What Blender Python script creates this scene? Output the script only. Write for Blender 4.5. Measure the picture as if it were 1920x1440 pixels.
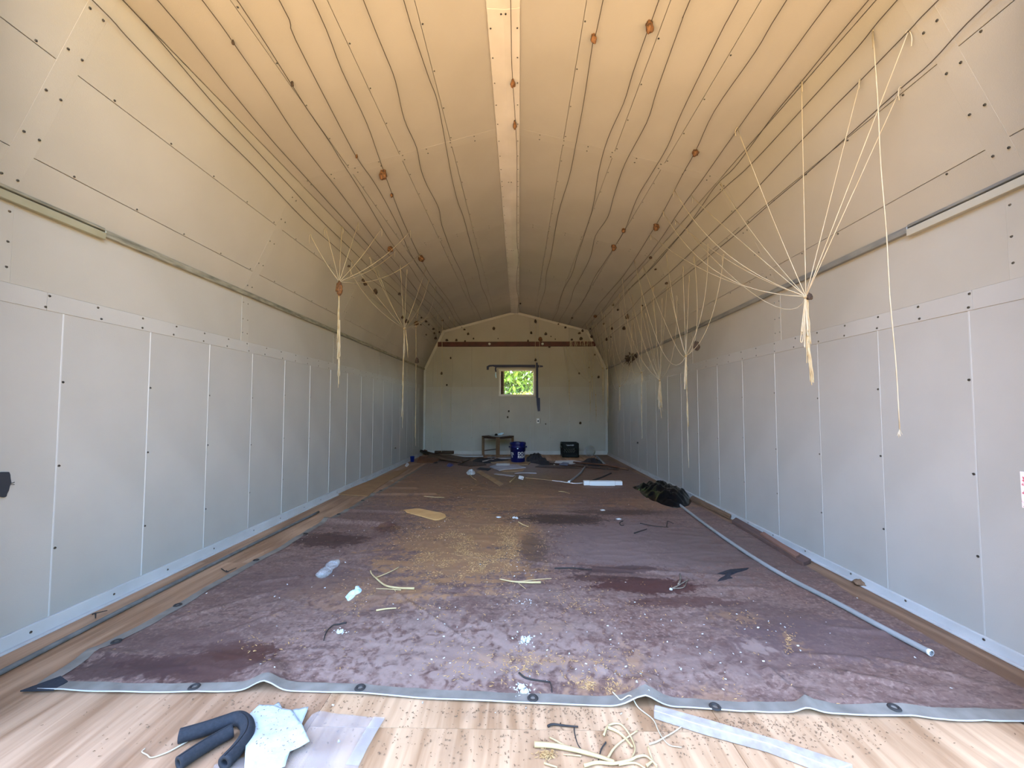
import bpy, bmesh, math, random
from math import sin, cos, pi, atan2, hypot, radians
from mathutils import Vector as V, noise as mnoise
random.seed(7)
for o in list(bpy.data.objects): bpy.data.objects.remove(o, do_unlink=True)
scene = bpy.context.scene
C = scene.collection

# ------------------------------------------------------------------ camera
F, CY = 734.4, 735.55                    # focal length and principal row, in pixels of the 1920x1440 frame
PITCH, YAW = 0.0431, -0.0175
HC = 0.9376
cam = bpy.data.cameras.new('camera'); camo = bpy.data.objects.new('camera', cam); C.objects.link(camo)
cam.sensor_width = 36; cam.lens = F/1920*36; cam.shift_y = (CY-720)/1920; cam.clip_start = .05; cam.clip_end = 300
camo.location = (0, 0, HC); camo.rotation_euler = (pi/2+PITCH, 0, -YAW)
scene.camera = camo
# ------------------------------------------------------------------ world, sun, exposure
w = bpy.data.worlds.new('sky'); scene.world = w; w.use_nodes = True
nt = w.node_tree; bg = nt.nodes['Background']
sky = nt.nodes.new('ShaderNodeTexSky'); sky.sky_type = 'NISHITA'; sky.sun_disc = False
sky.sun_elevation = radians(52); sky.sun_rotation = radians(-78); sky.air_density = 1.0; sky.dust_density = .8; sky.ozone_density = 1.0
nt.links.new(sky.outputs[0], bg.inputs[0]); bg.inputs[1].default_value = 0.68
sun = bpy.data.lights.new('sun', 'SUN'); suno = bpy.data.objects.new('sun', sun); C.objects.link(suno)
sun.energy = 7.6; sun.angle = radians(.55); sun.color = (1, .94, .84)
suno.rotation_euler = V((-cos(radians(52))*cos(radians(12)), cos(radians(52))*sin(radians(12)), sin(radians(52)))).to_track_quat('Z', 'Y').to_euler()
suno.location = (-20, 4, 25)
vs = scene.view_settings; vs.view_transform = 'Standard'; vs.look = 'None'; vs.gamma = 1; vs.use_curve_mapping = False
vs.exposure = 2.40

# ------------------------------------------------------------------ the shed's measures (metres)
XL, XR, X0, YB = -1.992, 1.837, -.0776, 8.168
HE, HK, XK, HP = 1.7805, 2.592, 1.5245, 2.992
XKL, XKR = X0-XK, X0+XK
YF = .80                                  # open front end
O = V((0, 0, HC))
def ray(u, v):
    x = (u-960)/F; z = -(v-CY)/F; y = 1.
    c, s = cos(PITCH), sin(PITCH); y, z = c*y-s*z, s*y+c*z
    c, s = cos(YAW), sin(YAW); x, y = c*x+s*y, -s*x+c*y
    return V((x, y, z))
def npl(a, b):                            # plane of a ceiling slope, normal pointing into the room
    n = V((-(b[1]-a[1]), 0, b[0]-a[0])).normalized(); p = V((a[0], 0, a[1]))
    if (V((X0, 0, 1))-p).dot(n) < 0: n = -n
    return p, n
PL = {'floor': (V((0, 0, 0)), V((0, 0, 1))), 'wl': (V((XL, 0, 0)), V((1, 0, 0))), 'wr': (V((XR, 0, 0)), V((-1, 0, 0))),
      'back': (V((0, YB, 0)), V((0, -1, 0))), 'sl': npl((XL, HE), (XKL, HK)), 'cl': npl((XKL, HK), (X0, HP)),
      'cr': npl((X0, HP), (XKR, HK)), 'sr': npl((XKR, HK), (XR, HE))}
def cast(u, v, off=0, plane=None):        # where a pixel's ray first meets the room, lifted by off into the room
    d = ray(u, v); best = None
    for k, (p, n) in PL.items():
        if plane and k != plane: continue
        dn = d.dot(n)
        if dn >= 0: continue
        t = (p-O).dot(n)/dn
        if t > 0 and (best is None or t < best[0]): best = (t, n)
    return O+d*best[0]+best[1]*off
def fl(u, v, z=.0):
    d = ray(u, v); t = (z-HC)/d.z; return O+d*t
def aty(u, v, y):
    d = ray(u, v); return O+d*(y/d.y)

# ------------------------------------------------------------------ materials
MATS = {}
def mat(name, col, col2=None, rough=.6, scale=8, stretch=(1, 1, 1), bump=0, bscale=None, metal=0, spec=.5, trans=0, alpha=1, detail=6, contrast=(.35, .65), ior=1.45):
    if name in MATS: return MATS[name]
    m = bpy.data.materials.new(name); m.use_nodes = True; t = m.node_tree; b = t.nodes['Principled BSDF']
    b.inputs['Base Color'].default_value = (*col, 1); b.inputs['Roughness'].default_value = rough
    b.inputs['Metallic'].default_value = metal; b.inputs['Specular IOR Level'].default_value = spec
    b.inputs['Transmission Weight'].default_value = trans; b.inputs['Alpha'].default_value = alpha; b.inputs['IOR'].default_value = ior
    if col2 or bump:
        tc = t.nodes.new('ShaderNodeTexCoord'); mp = t.nodes.new('ShaderNodeMapping'); mp.inputs['Scale'].default_value = stretch
        t.links.new(tc.outputs['Object'], mp.inputs['Vector'])
        nz = t.nodes.new('ShaderNodeTexNoise'); nz.inputs['Scale'].default_value = scale; nz.inputs['Detail'].default_value = detail
        t.links.new(mp.outputs[0], nz.inputs['Vector'])
        if col2:
            r = t.nodes.new('ShaderNodeValToRGB'); r.color_ramp.elements[0].position, r.color_ramp.elements[1].position = contrast
            r.color_ramp.elements[0].color = (*col, 1); r.color_ramp.elements[1].color = (*col2, 1)
            t.links.new(nz.outputs['Fac'], r.inputs[0]); t.links.new(r.outputs[0], b.inputs['Base Color'])
        if bump:
            n2 = nz
            if bscale:
                n2 = t.nodes.new('ShaderNodeTexNoise'); n2.inputs['Scale'].default_value = bscale; n2.inputs['Detail'].default_value = 4
                t.links.new(mp.outputs[0], n2.inputs['Vector'])
            bp = t.nodes.new('ShaderNodeBump'); bp.inputs['Strength'].default_value = bump; bp.inputs['Distance'].default_value = .004
            t.links.new(n2.outputs['Fac'], bp.inputs['Height']); t.links.new(bp.outputs[0], b.inputs['Normal'])
    MATS[name] = m; return m
M_PANEL = mat('painted_panel', (.338, .320, .292), (.372, .352, .322), rough=.55, scale=2.2, bump=.10, bscale=260)
M_UPPER = mat('cream_panel', (.326, .300, .257), (.355, .328, .284), rough=.55, scale=2.2, bump=.10, bscale=260)
M_BACK = mat('panel_core', (.30, .27, .23), rough=.9)
M_BEAD = mat('white_seam_bead', (.43, .42, .41), rough=.45)
M_BEADR = mat('dull_seam_bead', (.385, .372, .352), rough=.5)
M_TRIM = mat('white_trim', (.46, .46, .46), (.40, .395, .39), rough=.45, scale=5)
M_SCREW = mat('screw_metal', (.20, .19, .17), rough=.3, metal=1)
M_RIDGE = mat('ridge_flashing', (.56, .52, .47), (.48, .44, .39), rough=.35, scale=4)
M_GALV = mat('galvanized_channel', (.16, .155, .12), (.33, .31, .24), rough=.5, scale=9, stretch=(6, 1.2, 6), metal=.35)
M_COVER = mat('pale_metal_cover', (.27, .25, .165), (.32, .30, .21), rough=.4, scale=9, metal=.2)
M_WIRE = mat('dark_wire', (.055, .042, .032), rough=.6)
M_STR = mat('cotton_string', (.47, .42, .325), (.40, .325, .215), rough=.9, scale=9)
M_STRT = mat('frayed_string', (.47, .40, .27), (.33, .24, .12), rough=.95, scale=14, bump=.4)
M_NEST = mat('brown_nest', (.17, .076, .027), (.06, .028, .012), rough=.75, scale=60, bump=.9, contrast=(.4, .6))
M_NESTD = mat('dark_nest', (.035, .022, .016), (.07, .045, .03), rough=.9, scale=60, bump=.8)  # dim, high-contrast look of far nests is put into this base colour
M_BLACK = mat('black_plastic', (.008, .009, .011), rough=.5, spec=.2)
M_BAG = mat('black_bag_film', (.003, .0035, .005), rough=.14, spec=.32)
M_RED = mat('dark_red_beam', (.085, .018, .015), (.05, .012, .010), rough=.6, scale=12)
M_TAPE = mat('dark_blue_tape', (.006, .012, .065), rough=.55)
M_WOOD = mat('rough_lumber', (.20, .115, .065), (.12, .065, .035), rough=.8, scale=6, stretch=(14, 1, 14), bump=.3)
M_DWOOD = mat('dark_stained_board', (.075, .035, .020), (.035, .018, .012), rough=.7, scale=7, stretch=(8, 1, 8), bump=.2)
M_RWOOD = mat('reddish_board', (.16, .065, .030), (.10, .04, .02), rough=.75, scale=6, bump=.2)
M_CARD = mat('tan_board', (.56, .33, .13), (.48, .27, .10), rough=.75, scale=10, bump=.15)
M_CARDB = mat('cardboard', (.34, .22, .12), (.26, .16, .085), rough=.85, scale=10)
M_WHITE = mat('white_plastic', (.68, .68, .68), rough=.4)
M_PAPER = mat('paper_towel', (.37, .42, .44), (.42, .455, .47), rough=.85, scale=5, bump=.8, bscale=38)
M_PVC = mat('grey_conduit', (.27, .27, .27), (.20, .20, .195), rough=.45, scale=8, stretch=(1, .4, 1))
M_ROD = mat('dark_grey_rod', (.13, .125, .12), (.09, .085, .08), rough=.6, scale=20)
M_FOAM = mat('dark_foam', (.011, .013, .018), (.017, .019, .025), rough=.9, scale=120, bump=.3)
M_BLUE = mat('blue_pail_plastic', (.004, .006, .075), rough=.3)
M_BLUEC = mat('bright_blue_plastic', (.008, .025, .22), rough=.4)
M_LBLUE = mat('light_blue_paper', (.42, .66, .86), (.60, .78, .90), rough=.7, scale=20)
M_TWIG = mat('dry_stalk', (.50, .385, .20), (.40, .28, .13), rough=.8, scale=12)
M_DTWIG = mat('black_twig', (.022, .018, .016), rough=.8)
M_STRAW = mat('straw_litter', (.33, .18, .062), (.46, .285, .125), rough=.9, scale=40)
M_SPECK = mat('dark_litter', (.17, .10, .055), rough=.9)
M_FLAKE = mat('white_flakes', (.46, .45, .43), rough=.8)
M_LUMB = mat('pale_painted_lumber', (.37, .325, .305), (.28, .235, .215), rough=.7, scale=12, stretch=(3, 3, 3))
M_DIRTY = mat('grey_sheet', (.36, .34, .38), (.28, .26, .28), rough=.7, scale=8)
M_CLOTH = mat('dark_cloth', (.010, .009, .012), (.020, .017, .022), rough=.9, scale=30, bump=.4)
M_CLEAR = mat('clear_plastic', (.95, .97, 1), rough=.08, trans=1, ior=1.3)
M_FILM = mat('clear_film', (.40, .36, .35), (.56, .52, .50), rough=.3, spec=.3, alpha=.22, scale=9, bump=.8, bscale=26)
M_GLASS = mat('window_glass', (1, 1, 1), rough=.0, alpha=.06)
M_HEM = mat('tarp_hem', (.190, .166, .138), (.135, .117, .096), rough=.7, scale=16, bump=.2)
M_HEMW = mat('tarp_edge_piping', (.40, .39, .37), rough=.7)
M_LEAF = mat('green_leaf', (.28, .46, .07), (.42, .56, .10), rough=.5, scale=1.5)
M_LEAFY = mat('yellow_green_leaf', (.60, .64, .07), (.50, .58, .08), rough=.5, scale=2.5)
for m_ in (M_LEAF, M_LEAFY):
    t_ = m_.node_tree; b_ = t_.nodes['Principled BSDF']; tr_ = t_.nodes.new('ShaderNodeBsdfTranslucent'); mx_ = t_.nodes.new('ShaderNodeMixShader'); mx_.inputs[0].default_value = .45
    src = b_.inputs['Base Color'].links[0].from_socket; t_.links.new(src, tr_.inputs[0])
    t_.links.new(b_.outputs[0], mx_.inputs[1]); t_.links.new(tr_.outputs[0], mx_.inputs[2]); t_.links.new(mx_.outputs[0], t_.nodes['Material Output'].inputs[0])
M_BARK = mat('bark', (.12, .08, .05), rough=.9)
M_GROUND = mat('dry_ground', (.58, .345, .145), (.46, .29, .125), rough=.95, scale=1.5)
M_OUT = mat('shed_siding', (.55, .5, .42), rough=.8)

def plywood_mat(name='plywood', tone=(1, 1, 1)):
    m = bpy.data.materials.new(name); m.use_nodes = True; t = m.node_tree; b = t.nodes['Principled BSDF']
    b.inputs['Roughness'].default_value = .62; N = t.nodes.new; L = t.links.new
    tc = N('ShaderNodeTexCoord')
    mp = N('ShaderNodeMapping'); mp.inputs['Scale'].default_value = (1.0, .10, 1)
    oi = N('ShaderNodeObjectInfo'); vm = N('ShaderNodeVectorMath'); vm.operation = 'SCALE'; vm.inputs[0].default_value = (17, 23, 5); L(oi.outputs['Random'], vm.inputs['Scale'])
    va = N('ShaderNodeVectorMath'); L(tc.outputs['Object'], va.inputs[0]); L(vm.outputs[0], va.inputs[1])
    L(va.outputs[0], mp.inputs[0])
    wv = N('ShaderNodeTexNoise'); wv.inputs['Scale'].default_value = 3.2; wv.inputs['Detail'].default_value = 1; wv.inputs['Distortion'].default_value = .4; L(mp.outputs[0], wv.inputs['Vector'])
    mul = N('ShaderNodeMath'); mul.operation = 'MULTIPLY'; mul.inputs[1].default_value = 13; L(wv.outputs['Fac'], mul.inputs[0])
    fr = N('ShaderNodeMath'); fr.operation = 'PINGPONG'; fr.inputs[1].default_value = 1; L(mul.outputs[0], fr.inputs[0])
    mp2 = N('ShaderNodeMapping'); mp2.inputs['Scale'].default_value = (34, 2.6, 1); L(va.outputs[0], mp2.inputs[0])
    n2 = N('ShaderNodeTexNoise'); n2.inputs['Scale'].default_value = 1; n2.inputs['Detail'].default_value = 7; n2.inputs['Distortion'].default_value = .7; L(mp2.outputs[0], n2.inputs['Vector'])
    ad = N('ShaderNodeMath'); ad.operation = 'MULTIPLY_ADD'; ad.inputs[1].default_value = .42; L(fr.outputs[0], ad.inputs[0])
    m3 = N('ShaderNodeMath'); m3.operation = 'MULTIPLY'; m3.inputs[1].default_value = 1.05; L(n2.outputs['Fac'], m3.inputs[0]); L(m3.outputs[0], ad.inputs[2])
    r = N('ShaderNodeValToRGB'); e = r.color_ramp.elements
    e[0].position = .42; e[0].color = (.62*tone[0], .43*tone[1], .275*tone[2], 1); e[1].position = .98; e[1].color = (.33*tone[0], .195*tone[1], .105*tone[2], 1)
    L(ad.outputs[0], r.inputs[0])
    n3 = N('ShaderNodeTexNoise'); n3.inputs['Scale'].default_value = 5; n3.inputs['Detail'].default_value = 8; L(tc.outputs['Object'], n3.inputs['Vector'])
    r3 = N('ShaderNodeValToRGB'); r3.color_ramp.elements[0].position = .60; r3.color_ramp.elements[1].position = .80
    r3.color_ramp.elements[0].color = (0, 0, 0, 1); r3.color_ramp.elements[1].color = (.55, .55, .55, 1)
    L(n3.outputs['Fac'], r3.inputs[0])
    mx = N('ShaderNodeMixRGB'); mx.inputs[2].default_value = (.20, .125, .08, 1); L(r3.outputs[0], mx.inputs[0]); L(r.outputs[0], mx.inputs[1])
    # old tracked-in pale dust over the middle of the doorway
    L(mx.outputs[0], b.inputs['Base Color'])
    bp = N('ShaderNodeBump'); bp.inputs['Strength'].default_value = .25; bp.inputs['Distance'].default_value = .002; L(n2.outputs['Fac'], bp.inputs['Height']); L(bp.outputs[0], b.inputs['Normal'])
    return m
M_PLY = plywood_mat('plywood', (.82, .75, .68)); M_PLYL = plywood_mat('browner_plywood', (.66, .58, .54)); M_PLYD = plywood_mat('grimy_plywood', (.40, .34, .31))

def tarp_mat():
    m = bpy.data.materials.new('tarp_cloth'); m.use_nodes = True; t = m.node_tree; b = t.nodes['Principled BSDF']
    N = t.nodes.new; L = t.links.new
    tc = N('ShaderNodeTexCoord')
    def noise(scale, detail=6, stretch=None, dist=0):
        n = N('ShaderNodeTexNoise'); n.inputs['Scale'].default_value = scale; n.inputs['Detail'].default_value = detail; n.inputs['Distortion'].default_value = dist
        if stretch:
            mp = N('ShaderNodeMapping'); mp.inputs['Scale'].default_value = stretch; L(tc.outputs['Object'], mp.inputs[0]); L(mp.outputs[0], n.inputs['Vector'])
        else: L(tc.outputs['Object'], n.inputs['Vector'])
        return n.outputs['Fac']
    def math(op, a, c, d=None, clamp=False):
        x = N('ShaderNodeMath'); x.operation = op; x.use_clamp = clamp
        for i, q in enumerate((a, c, d)):
            if q is None: continue
            if isinstance(q, (int, float)): x.inputs[i].default_value = q
            else: L(q, x.inputs[i])
        return x.outputs[0]
    def mix(fac, a, col):
        x = N('ShaderNodeMixRGB'); x.inputs[2].default_value = (*col, 1)
        L(fac, x.inputs[0])
        if isinstance(a, tuple): x.inputs[1].default_value = (*a, 1)
        else: L(a, x.inputs[1])
        return x.outputs[0]
    nbig = noise(1.6, 8, None, .3); nmid = noise(7, 8, (1, 1, 1), .5); nfine = noise(55, 5); nstreak = noise(9, 7, (.35, 1.3, 1), .6)
    nmott = noise(24, 8, (1, .8, 1), .8); nmix = math('MULTIPLY_ADD', nmott, .5, math('MULTIPLY', nstreak, .5))
    def blob(cx, cy, rx, ry, amp=1.1, lo=.80, hi=1.05, ns=None):       # 1 inside an irregular patch, 0 outside
        s = N('ShaderNodeVectorMath'); s.operation = 'SUBTRACT'; L(tc.outputs['Object'], s.inputs[0]); s.inputs[1].default_value = (cx, cy, 0)
        q = N('ShaderNodeVectorMath'); q.operation = 'MULTIPLY'; L(s.outputs[0], q.inputs[0]); q.inputs[1].default_value = (1/rx, 1/ry, 0)
        l = N('ShaderNodeVectorMath'); l.operation = 'LENGTH'; L(q.outputs[0], l.inputs[0])
        d = math('MULTIPLY_ADD', math('SUBTRACT', ns or nmid, .5), amp*2.2, math('MULTIPLY_ADD', math('SUBTRACT', nfine, .5), 1.1, l.outputs['Value']))
        r = N('ShaderNodeMapRange'); r.inputs['From Min'].default_value = lo; r.inputs['From Max'].default_value = hi
        r.inputs['To Min'].default_value = 1; r.inputs['To Max'].default_value = 0; L(d, r.inputs[0]); return r.outputs[0]
    def ramp(src, a, c):
        r = N('ShaderNodeMapRange'); r.inputs['From Min'].default_value = a; r.inputs['From Max'].default_value = c; L(src, r.inputs[0]); return r.outputs[0]
    ngrain = noise(75, 4); ndark = noise(48, 6, (.7, 1.2, 1), 1.0); ncr = noise(14, 9, (.25, 1.6, 1), 1.2)
    col = mix(ramp(nbig, .36, .64), (.170, .112, .098), (.235, .178, .160))
    col = mix(math('MULTIPLY', ramp(nmott, .50, .66), .75), col, (.115, .068, .058))
    col = mix(math('MULTIPLY', ramp(ndark, .52, .62), .55), col, (.085, .050, .043))
    col = mix(math('MULTIPLY', ramp(ncr, .56, .66), .6), col, (.080, .050, .046))
    col = mix(math('MULTIPLY', ramp(ngrain, .54, .64), .5), col, (.34, .27, .245))
    col = mix(math('MULTIPLY', ramp(nstreak, .48, .72), .55), col, (.095, .062, .058))
    col = mix(math('MULTIPLY', ramp(nfine, .56, .75), .35), col, (.29, .245, .235))
    def P(u, v): p = fl(u, v); return p.x, p.y
    def patch(u, v, rx, ry, c, k=.8, **kw):
        nonlocal col
        x, y = P(u, v); col = mix(math('MULTIPLY', blob(x, y, rx, ry, **kw), k), col, c)
    # brown tracked-in dirt over the far half
    x, y = -.1, 5.6
    col = mix(math('MULTIPLY', blob(x, y, 2.3, 1.9, amp=.7, lo=.6, hi=1.2), .62), col, (.205, .130, .085))
    for (u, v, rx, ry, k) in [(880, 1000, .55, .9, .75), (860, 1055, .5, .32, .7), (950, 1010, .30, .35, .8), (800, 915, .7, .8, .5), (950, 935, .6, .6, .45), (1230, 945, .5, .25, .5), (690, 1110, .35, .2, .35)]:
        patch(u, v, rx, ry, (.30, .185, .095), k, amp=1.9, ns=nmix)
    # grey scuffed area and its dark rim
    for (u, v, rx, ry, c, k) in [(1190, 1020, .65, .62, (.185, .155, .158), .7), (1050, 975, .40, .16, (.040, .024, .022), .85), (1000, 1030, .10, .30, (.06, .04, .03), .6),
            (1170, 962, .45, .10, (.045, .028, .022), .7), (1160, 1070, .34, .06, (.045, .022, .022), .75),
            (1220, 1100, .30, .10, (.060, .020, .018), .9), (1130, 1085, .22, .05, (.055, .025, .022), .8), (1290, 1130, .28, .06, (.065, .025, .022), .7),
            (380, 1248, .28, .10, (.060, .026, .024), .85), (240, 1255, .22, .08, (.050, .024, .026), .8), (450, 1222, .16, .06, (.060, .022, .016), .85), (330, 1205, .3, .1, (.09, .055, .055), .6),
            (620, 1013, .30, .16, (.050, .022, .020), .85), (730, 992, .10, .10, (.07, .028, .022), .7), (560, 1090, .4, .2, (.10, .065, .065), .5),
            (1440, 1160, .28, .16, (.085, .055, .055), .6), (1560, 1200, .4, .16, (.115, .085, .095), .6), (1420, 1230, .3, .12, (.105, .070, .072), .5),
            (1350, 1030, .5, .5, (.11, .085, .08), .5)]:
        patch(u, v, rx, ry, c, k, amp=1.5, ns=nmix)
    # pale dried dust by the doorway
    for (u, v, rx, ry, k) in [(850, 1230, .42, .16, .75), (800, 1175, .25, .12, .5), (1010, 1190, .28, .12, .55), (960, 1260, .5, .08, .5), (740, 1270, .3, .07, .45), (1030, 1120, .3, .12, .3), (1420, 1215, .06, .05, .8), (1180, 1250, .4, .12, .45)]:
        patch(u, v, rx, ry, (.31, .255, .235), k*.8, amp=1.9, ns=nmott, lo=.55, hi=1.15)
    for (u, v, rx, ry, k) in [(1030, 1180, .10, .05, .3), (1120, 1290, .14, .05, .8), (1000, 1240, .35, .03, .6), (1190, 1240, .05, .10, .6), (1480, 1200, .03, .10, .7), (1380, 1160, .10, .05, .6), (1340, 1310, .12, .05, .6)]:
        patch(u, v, rx, ry, (.34, .215, .115), k*.6, amp=2.2, ns=nmott, lo=.4, hi=1.0)
    tint = N('ShaderNodeMixRGB'); tint.blend_type = 'MULTIPLY'; tint.inputs[0].default_value = 1; tint.inputs[2].default_value = (.82, .69, .625, 1); L(col, tint.inputs[1])
    L(tint.outputs[0], b.inputs['Base Color'])
    b.inputs['Roughness'].default_value = .62
    bp = N('ShaderNodeBump'); bp.inputs['Strength'].default_value = .35; bp.inputs['Distance'].default_value = .004
    L(nstreak, bp.inputs['Height']); L(bp.outputs[0], b.inputs['Normal'])
    return m

# ------------------------------------------------------------------ mesh helpers
def frame(axis):
    a = axis.normalized(); r = V((0, 0, 1)) if abs(a.z) < .9 else V((1, 0, 0))
    x = a.cross(r).normalized(); return x, a.cross(x).normalized()
def catmull(pts, n):
    pts = [V(p) for p in pts]
    if len(pts) < 3 or n <= 1: return pts if n <= 1 else [pts[0].lerp(pts[1], i/n) for i in range(n+1)]
    P = [pts[0]*2-pts[1]]+pts+[pts[-1]*2-pts[-2]]; out = []
    for i in range(1, len(P)-2):
        a, b, c, d = P[i-1:i+3]
        for k in range(n):
            t = k/n
            out.append(.5*((2*b)+(c-a)*t+(2*a-5*b+4*c-d)*t*t+(3*b-a-3*c+d)*t**3))
    out.append(pts[-1]); return out
class MB:
    def __init__(s): s.v = []; s.f = []
    def box(s, c, d, rot=None):
        c = V(c); n = len(s.v)
        for i in range(8):
            p = V(((i & 1)-.5, (i >> 1 & 1)-.5, (i >> 2)-.5)); p = V((p.x*d[0], p.y*d[1], p.z*d[2]))
            if rot: p.rotate(rot)
            s.v.append(c+p)
        s.f += [tuple(n+k for k in q) for q in ((0, 2, 3, 1), (4, 5, 7, 6), (0, 1, 5, 4), (2, 6, 7, 3), (0, 4, 6, 2), (1, 3, 7, 5))]; return s
    def bar(s, a, b, wdt, h, up=V((0, 0, 1))):            # a box along a..b
        a, b = V(a), V(b); ax = (b-a).normalized(); x = ax.cross(up).normalized(); z = x.cross(ax)
        n = len(s.v)
        for p in (a, b):
            for (i, j) in ((-1, -1), (1, -1), (1, 1), (-1, 1)): s.v.append(p+x*(i*wdt/2)+z*(j*h/2))
        s.f += [(n, n+1, n+2, n+3), (n+7, n+6, n+5, n+4)]+[(n+i, n+4+i, n+4+(i+1) % 4, n+(i+1) % 4) for i in range(4)]; return s
    def tube(s, pts, r, k=6, cap=True):
        pts = [V(p) for p in pts]; n0 = len(s.v); m = len(pts); x = None
        for i, p in enumerate(pts):
            ax = (pts[min(i+1, m-1)]-pts[max(i-1, 0)])
            if ax.length < 1e-9: ax = V((0, 0, 1))
            ax.normalize()
            if x is None: x, y = frame(ax)
            else:
                x = (x-ax*x.dot(ax))
                if x.length < 1e-6: x, _ = frame(ax)
                x.normalize()
            y = ax.cross(x); rr = r[i] if isinstance(r, (list, tuple)) else r
            for j in range(k): a = 2*pi*j/k; s.v.append(p+x*(cos(a)*rr)+y*(sin(a)*rr))
        for i in range(m-1):
            for j in range(k): s.f.append((n0+i*k+j, n0+i*k+(j+1) % k, n0+(i+1)*k+(j+1) % k, n0+(i+1)*k+j))
        if cap: s.f += [tuple(n0+j for j in range(k))[::-1], tuple(n0+(m-1)*k+j for j in range(k))]
        return s
    def lathe(s, c, prof, k=24, axis=V((0, 0, 1))):
        c = V(c); x, y = frame(axis); axis = axis.normalized(); n0 = len(s.v)
        for (r, h) in prof:
            for j in range(k): a = 2*pi*j/k; s.v.append(c+axis*h+x*(r*cos(a))+y*(r*sin(a)))
        for i in range(len(prof)-1):
            for j in range(k): s.f.append((n0+i*k+j, n0+i*k+(j+1) % k, n0+(i+1)*k+(j+1) % k, n0+(i+1)*k+j))
        return s
    def dome(s, c, nrm, r, k=7):                          # a screw head
        c = V(c); n = V(nrm); x, y = frame(n); n0 = len(s.v)
        for (rr, h) in ((1, 0), (.8, .45)):
            for j in range(k): a = 2*pi*j/k; s.v.append(c+n*(h*r)+x*(rr*r*cos(a))+y*(rr*r*sin(a)))
        s.v.append(c+n*(.62*r))
        for j in range(k):
            s.f.append((n0+j, n0+(j+1) % k, n0+k+(j+1) % k, n0+k+j)); s.f.append((n0+k+j, n0+k+(j+1) % k, n0+2*k))
        return s
    def prism(s, poly, h):                                # flat outline (3D points) given thickness upward by vector h
        n = len(poly); b = len(s.v); h = V(h)
        s.v += [V(p) for p in poly]+[V(p)+h for p in poly]
        s.f += [tuple(range(b, b+n))[::-1], tuple(range(b+n, b+2*n))]+[(b+i, b+(i+1) % n, b+n+(i+1) % n, b+n+i) for i in range(n)]; return s
    def build(s, name, m, parent=None, smooth=False):
        me = bpy.data.meshes.new(name); me.from_pydata([tuple(p) for p in s.v], [], s.f); me.validate(); me.update()
        bm = bmesh.new(); bm.from_mesh(me); bmesh.ops.recalc_face_normals(bm, faces=bm.faces); bm.to_mesh(me); bm.free()
        if smooth: me.polygons.foreach_set('use_smooth', [True]*len(me.polygons))
        me.materials.append(m); o = bpy.data.objects.new(name, me); C.objects.link(o)
        if parent: o.parent = parent; o.matrix_parent_inverse = parent.matrix_world.inverted() if False else o.matrix_parent_inverse
        return o
def child(parent, mb, name, m, smooth=False):             # a part given in world coordinates under an Empty placed at the thing's base
    loc = parent.location.copy() if parent.type == 'EMPTY' else V((0, 0, 0))
    p = parent
    if parent.type != 'EMPTY': loc = V(parent.get('_org', (0, 0, 0)))
    mb.v = [q-loc for q in mb.v]
    return mb.build(name, m, p, smooth)
def sub(parent, root, mb, name, m, smooth=False):         # a sub-part: same local space as its part
    mb.v = [q-root.location for q in mb.v]; return mb.build(name, m, parent, smooth)
def tag(o, label, cat, group=None):
    o['label'] = label; o['category'] = cat
    if group: o['group'] = group
    return o
def thing(name, label, cat, loc, group=None):
    o = bpy.data.objects.new(name, None); o.empty_display_size = .05; C.objects.link(o); o.location = V(loc); return tag(o, label, cat, group)
def one(name, mb, m, label, cat, group=None, smooth=False):   # a thing that is a single mesh, its origin at its own base
    c = V((sum(p.x for p in mb.v)/len(mb.v), sum(p.y for p in mb.v)/len(mb.v), min(p.z for p in mb.v)))
    mb.v = [q-c for q in mb.v]; o = mb.build(name, m, None, smooth); o.location = c; return tag(o, label, cat, group)
def struct(o): o['kind'] = 'structure'; return o
def stuff(o): o['kind'] = 'stuff'; return o
def bevel(o, wd=.002):
    b = o.modifiers.new('bevel', 'BEVEL'); b.width = wd; b.segments = 1; b.limit_method = 'ANGLE'; return o

# ================================================================== THE SETTING
# ---- outside ground
struct(MB().box((0, 5, -.55), (90, 90, .2)).build('ground', M_GROUND))
# ---- added tree line, unseen behind the camera, shaped to block low sky
tl = MB(); rnd = random.Random(12); NA, NH = 96, 12
for i in range(NA+1):
    a = radians(172+196*i/NA); base_r = 17+2*mnoise.noise(V((i*.21, 0, 0))); top = 7.0+1.4*cos(a+.5)*-1+1.5*mnoise.noise(V((i*.33, 5, 0)))+.9*mnoise.noise(V((i*1.1, 9, 0)))
    for j in range(NH+1):
        t = j/NH; rr = base_r+1.6*(1-cos(t*pi*.9))*.8+.9*mnoise.noise(V((i*.9, j*.8, 2)))+.5*mnoise.noise(V((i*2.1, j*1.9, 7)))
        tl.v.append(V((rr*cos(a), rr*sin(a), -.45+top*t)))
    # far side of the added blocker, down to the ground again
    tl.v.append(V(((base_r+5)*cos(a), (base_r+5)*sin(a), -.45)))
for i in range(NA):
    for j in range(NH+1): q = i*(NH+2)+j; tl.f.append((q, q+1, q+NH+3, q+NH+2))
struct(tl.build('sky_block_trees', mat('sky_block_green', (.050, .095, .020), (.11, .17, .035), rough=.8, scale=2.2, bump=.8)))
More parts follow.
